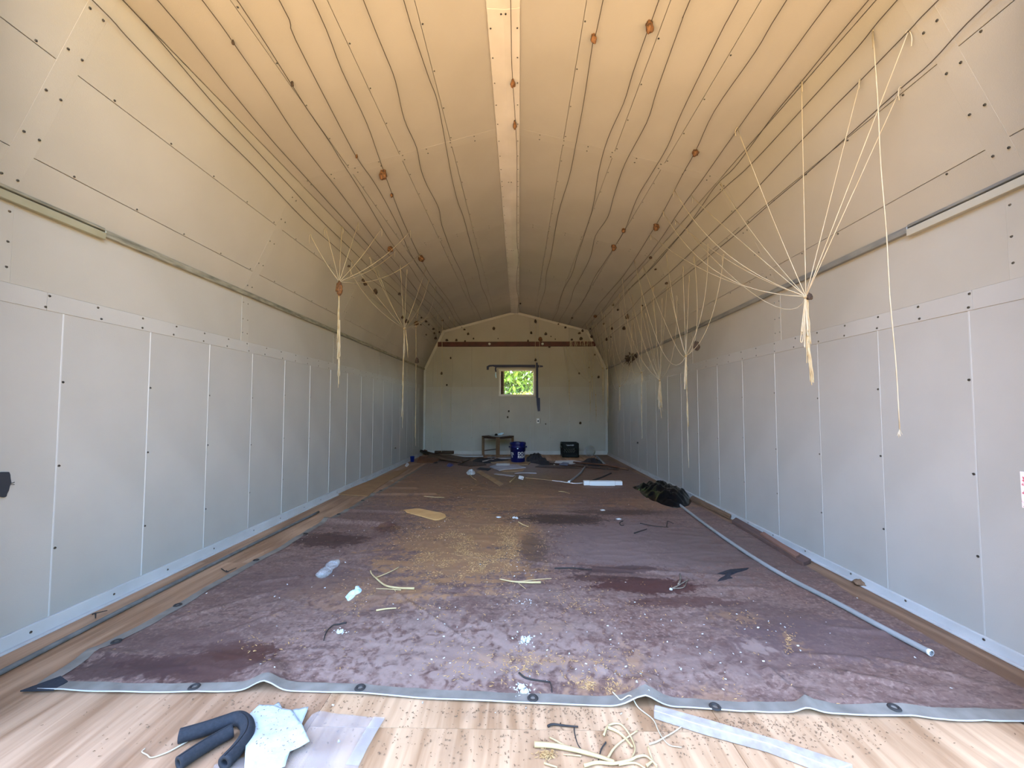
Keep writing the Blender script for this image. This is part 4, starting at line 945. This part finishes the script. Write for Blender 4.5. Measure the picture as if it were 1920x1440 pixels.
# --- dark heap, sheets and boards at the back
def heap(name, label, px, hgt, m, cat, seed, rough=.5, z0=.004, rings=9, folds_=7):
    base = [fl(u, v, 0) for u, v in px]; n = len(base); cl_ = catmull(base+[base[0]], 4)[:-1]; n = len(cl_)
    c = sum(base, V((0, 0, 0)))/len(base); o = MB()
    for j in range(rings):
        t = j/(rings-1)
        for i, p in enumerate(cl_):
            q = c.lerp(p, 1-t*.97); prof_ = math.sin(min(1, t*1.25)*pi/2)
            z = hgt*prof_*(.55+.45*mnoise.noise(V((q.x*folds_+seed, q.y*folds_, 0)))+rough*abs(mnoise.noise(V((q.x*folds_*2.3, q.y*folds_*2.3, seed)))))
            if j == 0: z = 0
            o.v.append(V((q.x, q.y, z0+max(0, z))))
    for j in range(rings-1):
        for i in range(n): o.f.append((j*n+i, j*n+(i+1) % n, (j+1)*n+(i+1) % n, (j+1)*n+i))
    o.f.append(tuple((rings-1)*n+i for i in range(n))); o.f.append(tuple(range(n))[::-1])
    return one(name, o, m, label, cat, None, False)
heap('dark_cloth', 'dark crumpled cloth heap before the back corner', [(1085, 870), (1100, 863), (1112, 860), (1128, 868), (1136, 874), (1110, 875)], .10, M_CLOTH, 'cloth', 3)
heap('black_sheet', 'crumpled black sheeting beside the blue pail', [(986, 868), (988, 858), (1000, 853), (1014, 856), (1018, 864), (1035, 872), (1020, 873), (1003, 870)], .13, M_CLOTH, 'sheet', 8)
heap('black_sheet', 'low black sheeting behind the legs of the small table', [(880, 868), (896, 860), (925, 861), (950, 862), (952, 866), (915, 870)], .05, M_CLOTH, 'sheet', 5)
board('white_sheet', 'white flat sheet lying before the milk crate', [(1038, 872), (1042, 865), (1075, 864), (1090, 867), (1070, 871)], .012, M_WHITE, .010, 'sheet')
board('blue_grey_sheet', 'blue-grey plastic scrap lying over the white sheet', [(1048, 872), (1056, 867.5), (1067, 869), (1064, 873)], .012, mat('blue_grey_film', (.12, .14, .22), rough=.4), .024, 'scrap')
rod('dark_plank', 'long dark strip of wood lying across the back of the tarp', [(1030, 872), (1095, 877), (1160, 883)], .020, M_DWOOD, .022, 'board', 4, 1)
rod('dark_plank', 'second dark strip behind the long one, reaching the wall', [(1075, 870), (1140, 876), (1178, 884)], .016, M_RWOOD, .030, 'board', 4, 1)
board('red_brown_sheet', 'red-brown board leaning low in the back corner', [(781, 868), (787, 856), (824, 862), (815, 868.5)], .012, M_RWOOD, None, zs=[.004, .06, .05, .004])
board('brown_sheet', 'wide brown hardboard sheet lying in the back corner', [(800, 857), (806, 851), (846, 854), (884, 861), (866, 868), (832, 862)], .012, mat('hardboard', (.13, .075, .045), (.09, .05, .03), rough=.75, scale=6), None, zs=[.05, .07, .05, .03, .02, .04])
rod('dark_plank', 'dark plank slanting over the brown boards in the back corner', [(787, 854), (866, 870)], .034, M_DWOOD, [.09, .03], 'board', 4, 1)
o = MB().box(aty(797, 848, 7.9), (.06, .05, .10), V((.3, .2, 1)).to_track_quat('Z', 'Y')); one('rust_block', o, M_RWOOD, 'rust-brown block propped on the corner boards', 'block')
rod('dark_plank', 'short black-brown plank resting along the back baseboard', [(815, 855), (851, 855)], .030, M_DWOOD, .075, 'board', 4, 1)
board('white_strip', 'white board lying flat along the back baseboard', [(843, 857), (848, 852.5), (905, 853.5), (906, 857)], .014, M_TRIM, .03)
board('white_strip', 'pale board under the small table', [(912, 861), (914, 857.5), (958, 857.5), (958, 861)], .014, M_DIRTY, .02)
board('thin_lath', 'thin pale lath pointing at the front leg of the table', [(905, 866.5), (904, 865.3), (930, 859.5), (931, 860.6)], .012, M_LUMB, .03)
board('green_grey_board', 'grey-green board lying along the baseboard right of the pail', [(992, 858), (994, 854), (1015, 854), (1014, 858)], .03, mat('moss_board', (.12, .125, .10), rough=.8), .02)
p = fl(773, 866); can = thing('blue_can', 'bright blue cup standing at the wall by the corner boards', 'cup', p)
child(can, MB().lathe(p, [(0, .002), (.030, .002), (.038, .09), (.041, .09), (.041, .095), (.034, .095), (.027, .008), (0, .008)], 16), 'body', M_BLUEC, True); child(can, MB().tube([p+V((.041*cos(a/8*pi), .041*sin(a/8*pi), .094)) for a in range(17)], .003, 5), 'rim', M_BLUEC, True)
heap('blue_wrapper', 'crumpled blue wrapper on the tarp before the corner boards', [(836, 875), (841, 869), (846, 870), (851, 873), (845, 876)], .03, M_BLUEC, 'wrapper', 2)
heap('black_scrap', 'small black scrap beside the red-brown board', [(808, 868), (814, 864), (821, 868), (816, 870)], .03, M_CLOTH, 'scrap', 4); heap('white_scrap', 'white scrap at the foot of the wall by the bare plywood', [(759, 874), (763, 868), (767, 871), (763, 876)], .03, M_WHITE, 'scrap', 6)
heap('crumpled_plastic', 'crumpled translucent white bag on the far tarp', [(874, 887), (880, 882), (889, 883), (891, 889), (884, 892), (877, 891)], .06, mat('hazy_plastic', (.60, .64, .68), (.42, .45, .48), rough=.35, scale=30), 'bag', 12)
cs_ = thing('cardboard_sheet', 'grey-topped sheet of cardboard lying before the pail', 'cardboard', fl(952, 878))
child(cs_, MB().prism([fl(u, v, .012) for u, v in [(918, 876), (931, 871.5), (968, 871.5), (986, 877.5), (946, 881), (936, 883)]], (0, 0, .012)), 'top_sheet', M_DIRTY)
child(cs_, MB().prism([fl(u, v, .003) for u, v in [(925, 880), (950, 878), (985, 879), (980, 884), (944, 885)]], (0, 0, .009)), 'brown_layer', M_CARDB)
board('white_lath', 'white lath lying on the edge of the cardboard sheet', [(930, 872.5), (931, 870), (956, 870), (956, 872.5)], .014, M_TRIM, .028)
for k in (0, 1): board('wood_slat', ['tan slat lying askew on the far tarp', 'second tan slat lying against its twin'][k], [(894+k*3, 886-k*1.2), (898+k*3, 884.5-k*1.2), (941+k*3, 910-k*1.6), (936+k*3, 912-k*1.6)], .012, M_CARDB, .006)
board('grey_strip', 'thin grey strip of plastic on the far tarp', [(926, 889.5), (930, 888), (966, 892), (962, 894)], .006, M_DIRTY, .006)
p = fl(977, 900); cb = thing('white_carton', 'little white carton lying tilted on the tarp', 'carton', p)
bevel(child(cb, MB().box((p.x, p.y, .030), (.060, .040, .045), V((.35, .3, 1)).to_track_quat('Z', 'Y')), 'box', M_WHITE), .003); child(cb, MB().box((p.x+.014, p.y-.026, .028), (.018, .006, .022), V((.35, .3, 1)).to_track_quat('Z', 'Y')), 'dark_print', M_DIRTY)
rod('white_rod', 'thin white rod lying beside the foam block', [(1007, 899), (1050, 904), (1075, 907.5), (1093, 907)], .005, M_WHITE, None, 'rod'); rt = rod('grey_hose', 'grey bent tube with white tip on the far tarp', [(1068, 905), (1079, 897), (1089, 888), (1097, 877)], .013, M_PVC, None, 'pipe')
p = fl(1067, 906); one('tube_tip', MB().lathe((p.x, p.y, .017), [(0, -.01), (.014, -.01), (.014, .012), (0, .012)], 10, axis=V((-.5, -.8, 0))), M_WHITE, 'white cap at the end of the grey bent tube', 'cap')
rod('dark_stick', 'dark stick lying behind the white foam block', [(1111, 903), (1128, 897), (1146, 889)], .010, M_DTWIG, None, 'stick')
# --- white foam block with stepped ends
a_, b_ = fl(1095, 912), fl(1167, 912); fo = thing('foam_block', 'long white foam block with notched ends on the far tarp', 'foam', (a_+b_)/2)
L_ = b_.x-a_.x; bevel(child(fo, MB().box(((a_.x+b_.x)/2-.01, a_.y+.03, .036), (L_*.66, .07, .056)), 'core', M_WHITE), .003)
bevel(child(fo, MB().box((a_.x+L_*.10, a_.y+.04, .038), (L_*.20, .07, .052)), 'end_piece', M_WHITE), .003); bevel(child(fo, MB().box((b_.x-L_*.09, a_.y+.045, .036), (L_*.19, .07, .048)), 'end_piece', M_WHITE), .003)
# --- tan board with rounded corners
tb_ = [fl(u, v, .006) for u, v in [(755, 959.5), (758, 957.5), (779, 955), (786, 955), (829, 963.5), (835, 966), (836.5, 970), (831, 973), (822, 976), (815, 976.5)]]
bevel(one('tan_board', MB().prism(tb_, (0, 0, .010)), M_CARD, 'smooth tan board with rounded corners lying on the tarp', 'board'), .003)
board('fiberboard_strip', 'thin brown fibreboard strip lying along the white baseboard', [(633, 928), (640, 923), (690, 903), (740, 884), (765, 880), (745, 893), (712, 912), (690, 931)], .008, mat('fibreboard', (.31, .17, .075), (.25, .13, .055), rough=.8, scale=6), .002)
rod('loose_string', 'white string looped on the plywood by the baseboard', [(697, 908), (709, 908), (710, 902), (704, 897), (708, 900), (738, 903)], .0028, M_STR, None, 'string', 5)
# --- black bag
def plastic_bag():
    px = [(1182, 914), (1205, 909), (1233, 905), (1250, 906), (1281, 918), (1297, 932), (1291, 949), (1264, 953), (1229, 942), (1208, 932), (1196, 921)]
    base = [fl(u, v, 0) for u, v in px]; cl_ = catmull(base+[base[0]], 10)[:-1]; n = len(cl_); c = fl(1258, 932); o = MB(); rings = 30; cl_ = [V((min(p.x, XR-.035), p.y, 0)) for p in cl_]
    for j in range(rings):
        t = j/(rings-1)
        for i, p in enumerate(cl_):
            q = c.lerp(p, 1-t*.98); N1 = mnoise.noise(V((q.x*6, q.y*3, 1))); N2 = abs(mnoise.noise(V((q.x*9+q.y*5, q.y*7-q.x*4, 2)))); N3 = abs(mnoise.noise(V((q.x*17-q.y*9, q.y*12, 9))))
            near = max(0, 1-hypot((q.x-1.56)/.42, (q.y-4.15)/.75)); z = (.02+.12*near)*math.sin(min(1, t*1.6)*pi/2)*(.75+.35*N1)+(.075*N2+.035*N3)*min(1, t*3)
            o.v.append(V((q.x, q.y, .004+max(0, z if j else 0))))
    for j in range(rings-1):
        for i in range(n): o.f.append((j*n+i, j*n+(i+1) % n, (j+1)*n+(i+1) % n, (j+1)*n+i))
    o.f.append(tuple((rings-1)*n+i for i in range(n))); o.f.append(tuple(range(n))[::-1])
    one('trash_bag', o, M_BAG, 'shiny black plastic bag crumpled on the tarp against the wall', 'bag', None, True)
plastic_bag()
# --- long conduit, rod, boards beside the walls
pp = [(1272, 948), (1330, 993), (1400, 1042), (1470, 1085), (1560, 1132), (1650, 1182), (1746, 1234)]
cpts = [fl(*p) for p in pp]; cpts = [V((p.x, p.y, max(.016, tz(p.x, p.y)+.012))) for p in cpts]
cd_ = thing('conduit', 'long grey pipe lying bowed over the tarp from the black bag', 'pipe', V((cpts[3].x, cpts[3].y, .004)))
cc = catmull(cpts, 8); child(cd_, MB().tube(cc, .0115, 12, False), 'pipe', M_PVC, True)
d_ = (cc[-1]-cc[-2]).normalized(); child(cd_, MB().lathe(cc[-1]-d_*.004, [(.0085, .006), (.0125, .006), (.0125, -.004), (.0085, -.004)], 14, axis=d_), 'end_lip', M_WHITE, True)
rod('steel_rod', 'dark grey rod lying along the bare plywood beside the white baseboard', [(-40, 1288), (100, 1215), (250, 1137), (420, 1050), (520, 1000), (597, 962)], .0100, M_ROD, .011, 'rod', 8, 6)
board('lumber', 'light brown plank end showing beside the black bag', [(1294, 938), (1301, 932), (1376, 967), (1368, 974)], .028, M_WOOD, .004)
board('lumber', 'long dark plank lying against the wall beyond the bare plywood strip', [(1372, 981), (1380, 975), (1521, 1056), (1506, 1063)], .024, M_DWOOD if False else mat('dirty_lumber', (.125, .07, .055), (.08, .045, .038), rough=.85, scale=9, stretch=(9, 1, 9), bump=.3), .004)
board('lumber', 'thin reddish plank stacked on the long dark plank', [(1425, 1003), (1432, 1000), (1500, 1043), (1492, 1047)], .014, mat('reddish_lumber', (.20, .10, .07), rough=.85), .028)
# bits against the right wall
for (u, v, l) in [(1612, 1097, 'brown clod lying at the wall on the bare plywood strip'), (1183, 870, 'brown clod lying at the wall near the back corner')]:
    p = fl(u, v); one('clod', lump(V((p.x, p.y, .014)), (.03, .03, .014), M_WOOD, int(u)), M_WOOD, l, 'debris', None, True)

# ================================================================== NEAR THINGS ON THE TARP
# --- crushed clear bottle
a_, b_ = fl(601, 1088), fl(630, 1059); d_ = (b_-a_); L_ = d_.length; d_.normalize(); sd = V((-d_.y, d_.x, 0))
bt = thing('plastic_bottle', 'crushed clear plastic bottle lying on the tarp', 'bottle', (a_+b_)/2)
bo = MB(); prof_ = [(0, .3), (.02, .75), (.10, 1), (.30, .98), (.42, .80), (.52, .86), (.60, .80), (.72, .98), (.88, .95), (.97, .75), (1, .3)]; kk = 20
for t, rr in prof_:
    c = a_+d_*(L_*t)+V((0, 0, .022))
    for j in range(kk):
        ang = 2*pi*j/kk; w_ = .036*rr*(1+.08*sin(5*ang+t*9)); h_ = .019*rr*(1+.15*sin(3*ang+t*14))
        bo.v.append(c+sd*(w_*cos(ang))+V((0, 0, h_*sin(ang))))
for i in range(len(prof_)-1):
    for j in range(kk): bo.f.append((i*kk+j, i*kk+(j+1) % kk, (i+1)*kk+(j+1) % kk, (i+1)*kk+j))
bo.f += [tuple(range(kk))[::-1], tuple((len(prof_)-1)*kk+j for j in range(kk))]
sh_ = child(bt, bo, 'shell', mat('bottle_plastic', (.70, .74, .76), rough=.08, alpha=.20), True)
for t in (.30, .72):
    c = a_+d_*(L_*t)+V((0, 0, .022)); child(bt, MB().tube([c+sd*(.035*cos(k/12*pi))+V((0, 0, .019*sin(k/12*pi))) for k in range(25)], .0010, 5), 'rib', mat('bottle_ribs', (.75, .78, .8), rough=.12, alpha=.28), True)
# --- light blue paper
pts2 = [(646, 1122), (652, 1119), (661, 1117), (667, 1111), (668, 1102), (673, 1100), (676, 1104), (679, 1108), (676, 1114), (668, 1119), (661, 1125), (652, 1129)]
heap('blue_paper', 'crumpled light blue paper scrap on the tarp', pts2, .022, M_LBLUE, 'paper', 7, 1.0)
def twig(label, paths, m, name='dry_stalk', cat='stick', onz=True):
    o = MB()
    for px, r in paths:
        P_ = [fl(u, v) for u, v in px]; P_ = [V((p.x, p.y, (tz(p.x, p.y) if p.y > interp(FE, p.x) else 0)+r+.0015)) for p in P_]
        cp = catmull(P_, 5); o.tube(cp, [r*(1-.45*i/len(cp)) for i in range(len(cp))], 6)
    return one(name, o, m, label, cat, None, True)
twig('forked pale dry stalk lying on the tarp beside the blue paper', [([(777, 1108.5), (745, 1107), (722, 1102), (705, 1089), (697, 1080), (695, 1075)], .0062), ([(704, 1087), (722, 1080), (738, 1072), (748, 1067)], .0034), ([(752, 1110), (730, 1108), (705, 1107)], .0028), ([(735, 1105), (742, 1112)], .002)], M_TWIG)
twig('pale dry stalk with a thin side shoot in the middle of the tarp', [([(1014, 1096), (985, 1097), (960, 1095), (937, 1090)], .0062), ([(972, 1095), (1000, 1090), (1034, 1088)], .0028), ([(972, 1097), (980, 1104), (986, 1108)], .0022)], M_TWIG)
twig('short straight pale stick on the tarp', [([(705, 1150), (724, 1147), (743, 1145.5)], .0045)], M_TWIG)
twig('curved black twig on the tarp', [([(650, 1172), (636, 1175), (625, 1177), (614, 1187), (609, 1197), (607, 1205)], .0034)], M_DTWIG, 'black_twig')
twig('angled black twig at the front hem of the tarp', [([(973, 1268), (985, 1276), (1005, 1281), (1031, 1285)], .0034), ([(1031, 1284), (1034, 1293), (1035, 1304)], .0018)], M_DTWIG, 'black_twig')
twig('short pale stick among the straw', [([(972, 982), (980, 986), (991, 990)], .005)], M_TWIG)
twig('black hook of twig on the grey scuffed patch', [([(1168, 979), (1163, 981), (1162, 985), (1165, 988), (1170, 987)], .004)], M_DTWIG, 'black_twig')
twig('dark forked twig beside the bowed pipe', [([(1200, 984), (1225, 989), (1253, 991)], .004), ([(1250, 990), (1252, 980), (1263, 984)], .004)], M_DTWIG, 'black_twig')
twig('short dark twig on the grey scuffed patch', [([(1189, 1003), (1200, 999), (1213, 995)], .0045)], M_DTWIG, 'black_twig')
twig('small dry leafy sprig beside the dark wet stain', [([(1258, 1108), (1272, 1102), (1291, 1090)], .004), ([(1272, 1101), (1276, 1090), (1275, 1081)], .006), ([(1262, 1107), (1282, 1105), (1288, 1092)], .003)], mat('dry_leaf', (.20, .16, .12), (.10, .07, .05), rough=.8, scale=30), 'dry_sprig', 'sprig')
one('stalk_tip', lump(fl(1258, 1108)+V((0, 0, .010)), (.008, .008, .006), M_FLAKE, 3), M_FLAKE, 'white bud at the end of the dry sprig', 'debris', None, True)
heap('cloth_scrap', 'ragged black cloth scrap on the tarp beside the bowed pipe', [(1341, 1095), (1348, 1086), (1352, 1079), (1343, 1077), (1366, 1069), (1390, 1066), (1412, 1065), (1398, 1071), (1374, 1079), (1362, 1087), (1376, 1086), (1366, 1091), (1350, 1094)], .016, M_CLOTH, 'cloth', 9, .5, .004, 5)
twig('forked black twig on the bare plywood beside the rod', [([(172, 1156), (180, 1154), (201, 1150)], .0028), ([(179, 1154), (179, 1163)], .0030)], M_DTWIG, 'black_twig')
twig('forked black twig at the hem of the tarp by the plywood', [([(415, 1069), (424, 1075), (428, 1074), (443, 1068)], .0028), ([(424, 1072), (428, 1076)], .0022)], M_DTWIG, 'black_twig')
twig('thin pale straw on the far tarp', [([(1047, 923), (1058, 924), (1068, 927)], .004)], M_TWIG); twig('orange straw strand on the far tarp', [([(795, 933), (815, 934), (833, 935)], .004)], M_TWIG)
for (u, v, s, l) in [(977, 1297, .018, 'white fluff clump at the front hem'), (985, 1205, .016, 'white fluff clump in the middle of the tarp'), (639, 1189, .013, 'white fluff clump beside the curved black twig'), (966, 974, .018, 'white fluff clump among the straw')]:
    p = fl(u, v); o = MB()
    for k in range(7):
        rnd = random.Random(u+k); q = lump(V((p.x+rnd.uniform(-s, s), p.y+rnd.uniform(-s, s)*.8, tz(p.x, p.y)+.006)), (s*.42, s*.36, .007), M_FLAKE, k); b0 = len(o.v); o.v += q.v; o.f += [tuple(i+b0 for i in f) for f in q.f]
    one('fluff_clump', o, M_FLAKE, l, 'fluff', None, False)

# ================================================================== THINGS ON THE BARE PLYWOOD AT THE DOORWAY
def sleeve(label, px, r, zs):
    pts = [fl(u, v) for u, v in px]; pts = [V((p.x, p.y, z)) for p, z in zip(pts, zs)]; cp = catmull(pts, 7); o = MB(); k = 16; n = len(cp)
    t = thing('foam_sleeve', label, 'foam tube', V((pts[0].x, pts[0].y, 0)))
    o.tube(cp, r, k, False); b0 = len(o.v); o.tube(cp, r*.5, k, False)
    for e in (0, n-1):
        for j in range(k): o.f.append((e*k+j, e*k+(j+1) % k, b0+e*k+(j+1) % k, b0+e*k+j))
    child(t, o, 'tube', M_FOAM, True)
    sl = MB().tube([p+V((0, 0, r*.99)) for p in cp], .0012, 4); child(t, sl, 'slit', M_BLACK)
sleeve('dark foam pipe sleeve folded in a hairpin on the plywood', [(336, 1394), (380, 1381), (420, 1368), (446, 1362), (462, 1374), (462, 1394), (444, 1420), (420, 1446)], .0185, [.020, .020, .021, .023, .024, .022, .020, .020])
sleeve('straight dark foam pipe sleeve lying inside the hairpin one', [(334, 1446), (372, 1420), (408, 1398), (436, 1384)], .0175, [.019, .019, .019, .021])
twig('white string strand curling out from the foam sleeve', [([(352, 1392), (330, 1405), (312, 1414), (285, 1423), (276, 1418), (266, 1412), (272, 1406)], .0022)], M_STR, 'loose_string', 'string')
def sheet(name, label, px, m, z, cat, amp=.006, seed=1, th=.0012, nsub=5):
    poly = [fl(u, v) for u, v in px]; bm = bmesh.new(); vs = [bm.verts.new((p.x, p.y, 0)) for p in poly]; bm.faces.new(vs)
    bmesh.ops.triangulate(bm, faces=bm.faces); 
    for _ in range(nsub): bmesh.ops.subdivide_edges(bm, edges=[e for e in bm.edges if e.calc_length() > .014], cuts=1); bmesh.ops.triangulate(bm, faces=bm.faces)
    for v in bm.verts:
        n_ = mnoise.noise(V((v.co.x*14+seed, v.co.y*14, seed)))+.6*abs(mnoise.noise(V((v.co.x*34, v.co.y*30+seed, 4))))
        v.co.z = z+amp*max(0, n_+.2)
    o = MB(); bm.verts.index_update(); o.v = [v.co.copy() for v in bm.verts]; o.f = [tuple(q.index for q in f.verts) for f in bm.faces]; bm.free()
    ob = one(name, o, m, label, cat, None, True); s = ob.modifiers.new('thick', 'SOLIDIFY'); s.thickness = th; s.offset = 1; return ob
fs = sheet('plastic_film', 'wrinkled clear plastic film lying on the plywood under the paper towels', [(585, 1342), (600, 1336), (660, 1342), (722, 1349), (708, 1372), (690, 1402), (672, 1440), (650, 1475), (520, 1478), (396, 1455), (402, 1436), (470, 1418), (540, 1400)], M_FILM, .0016, 'film', .004, 3, .0006)
rd = [fl(u, v) for u, v in [(722, 1349), (706, 1376), (690, 1405), (672, 1440)]]
ed = MB()
for i, p in enumerate(rd): ed.v += [V((p.x, p.y, .0065)), V((p.x-.035, p.y+.002, .0070))]
ed.f = [(2*i, 2*i+1, 2*i+3, 2*i+2) for i in range(3)]
ed.v = [v-fs.location for v in ed.v]; eo = ed.build('folded_edge', M_FILM, fs)
s = eo.modifiers.new('thick', 'SOLIDIFY'); s.thickness = .001
sheet('paper_towel', 'lower crumpled pale paper towel with a corner poking out', [(500, 1341), (522.5, 1323), (533, 1343), (578.5, 1333), (564, 1371), (540, 1385), (505, 1370)], M_PAPER, .010, 'paper towel', .006, 5)
sheet('paper_towel', 'upper crumpled pale paper towel flecked with dirt', [(465, 1354), (486, 1333), (516, 1336), (531, 1342), (548, 1344), (564, 1371), (580, 1405), (560, 1416), (543, 1424), (534, 1452), (500, 1470), (457, 1468), (461, 1400)], M_PAPER, .018, 'paper towel', .007, 9)
o = MB(); rnd = random.Random(21)
for k in range(70):
    p = fl(rnd.uniform(475, 560), rnd.uniform(1345, 1430)); b0 = len(o.v); a = rnd.uniform(0, 6.3); s_ = rnd.uniform(.0015, .0045)
    o.v += [V((p.x+s_*cos(a), p.y+s_*sin(a), .0275)), V((p.x-.3*s_*sin(a), p.y+.3*s_*cos(a), .0275)), V((p.x-s_*cos(a), p.y-s_*sin(a), .0275)), V((p.x, p.y, .0295))]; o.f += [(b0, b0+1, b0+3), (b0+1, b0+2, b0+3), (b0+2, b0, b0+3), (b0, b0+2, b0+1)]
stuff(tag(o.build('towel_specks', M_SPECK), 'specks of dirt strewn on the upper paper towel', 'dirt'))
board('painted_strip', 'pale painted wooden strip lying on the plywood at the doorway', [(1226, 1348), (1228, 1337), (1330, 1366), (1460, 1405), (1600, 1452), (1570, 1462), (1440, 1412), (1318, 1378)], .026, M_LUMB, .001)
# dry stalks and strings
twig('thick pale dry stem with side shoots lying at the doorway', [([(1002, 1402), (1040, 1405), (1080, 1413), (1120, 1424), (1152, 1435)], .0075), ([(1064, 1406), (1045, 1394), (1030, 1386)], .0038), ([(1090, 1420), (1070, 1418), (1056, 1417)], .002)], M_TWIG)
twig('looping pale stem arching beside the thick dry stem', [([(1132, 1382), (1138, 1367), (1150, 1360), (1165, 1362), (1180, 1380), (1189, 1400), (1190, 1412), (1184, 1426)], .0034)], M_TWIG)
twig('flat pale blade crossing the looping stem', [([(1140, 1368), (1158, 1376), (1172, 1388), (1186, 1405)], .0050)], M_TWIG)
twig('thin pale stem slanting under the looping one', [([(1139, 1426), (1150, 1408), (1165, 1394), (1195, 1373)], .0034)], M_TWIG)
twig('pale stems tangled at the threshold edge', [([(1095, 1440), (1120, 1434), (1150, 1436), (1180, 1430), (1195, 1423), (1212, 1422), (1232, 1440)], .0045), ([(1160, 1437), (1190, 1434), (1210, 1444)], .0032), ([(1215, 1404), (1224, 1430), (1232, 1442)], .0030), ([(1212, 1440), (1224, 1430)], .004), ([(1020, 1434), (1045, 1442)], .003)], M_TWIG)
twig('black twig with a bent side shoot on the plywood', [([(1027, 1365), (1037, 1361.5), (1060, 1364), (1084, 1366)], .0036), ([(1077, 1365), (1077, 1375), (1083, 1397), (1093, 1411)], .0020), ([(1050, 1362), (1051, 1358)], .002)], M_DTWIG, 'black_twig')
twig('thin dark twig reaching the tangled stems', [([(1136, 1395), (1128, 1406), (1124, 1420), (1121, 1434)], .0022)], M_DTWIG, 'black_twig')
twig('long white string trailing from the tarp hem', [([(1149, 1304), (1157, 1313), (1165, 1321), (1182, 1320), (1197, 1329), (1224, 1351), (1234, 1372), (1243, 1387), (1256, 1400), (1278, 1404)], .0024)], M_STR, 'loose_string', 'string')
twig('short white string crossing the long trailing one', [([(1217, 1398), (1232, 1393), (1246, 1385), (1268, 1372), (1295, 1351)], .0024)], M_STR, 'loose_string', 'string')
o = MB(); rnd = random.Random(31)
for k in range(150):
    p = fl(rnd.gauss(1025, 7), rnd.gauss(1418, 3.2)); a = rnd.uniform(0, 6.3); q = V((p.x, p.y, .001+abs(rnd.gauss(0, .004)))); d = V((cos(a), sin(a), rnd.uniform(-.4, .4)))*rnd.uniform(.003, .006)
    o.tube([q-d, q+d], .0009, 4)
one('seed_head', o, M_STRAW, 'small clump of golden seed husks by the thick stem', 'husks')
# more clutter strewn over the back of the tarp
board('dark_scrap', 'dark flat scrap of felt lying between the tan slats and cardboard', [(893, 880), (900, 877), (921, 879), (915, 883)], .006, M_CLOTH, .008, 'scrap')
board('dark_scrap', 'ragged dark felt strip lying left of the pail board', [(858, 872), (880, 866), (905, 868), (912, 872), (880, 875)], .010, M_DWOOD, .008, 'scrap')
board('dark_scrap', 'long low dark felt strip before the black sheeting', [(1003, 876), (1012, 872.5), (1060, 875), (1090, 879), (1050, 878.5)], .008, M_DWOOD, .008, 'scrap')
twig('thin tan lath lying beside the white carton', [([(985, 898), (1005, 900), (1035, 903)], .008)], M_CARDB, 'thin_lath', 'board')
twig('crooked twig trailing from the crumpled translucent bag', [([(880, 890), (886, 897), (893, 902)], .006)], M_TWIG)
twig('thin tan twig pointing at the white carton', [([(956, 906), (962, 900), (968, 894)], .006)], M_TWIG)
rod('pale_pipe', 'pale thin strip lying across the tarp behind the white carton', [(965, 889), (985, 888), (1006, 889)], .007, M_DIRTY, None, 'rod', 6)
twig('black twig lying flat on the grey patch by the dark stain', [([(1040, 1069), (1075, 1068), (1110, 1071)], .004)], M_DTWIG, 'black_twig')
for (u, v, l) in [(935, 972, 'pale flattened clod amid the straw near the tan board'), (1160, 975, 'white torn flake at the edge of the dark rim'), (1130, 958, 'grey torn flake on the dark rim')]:
    p = fl(u, v); one('torn_flake', lump(V((p.x, p.y, tz(p.x, p.y)+.005)), (.022, .018, .005), M_FLAKE, int(u)), M_FLAKE, l, 'scrap', None, True)
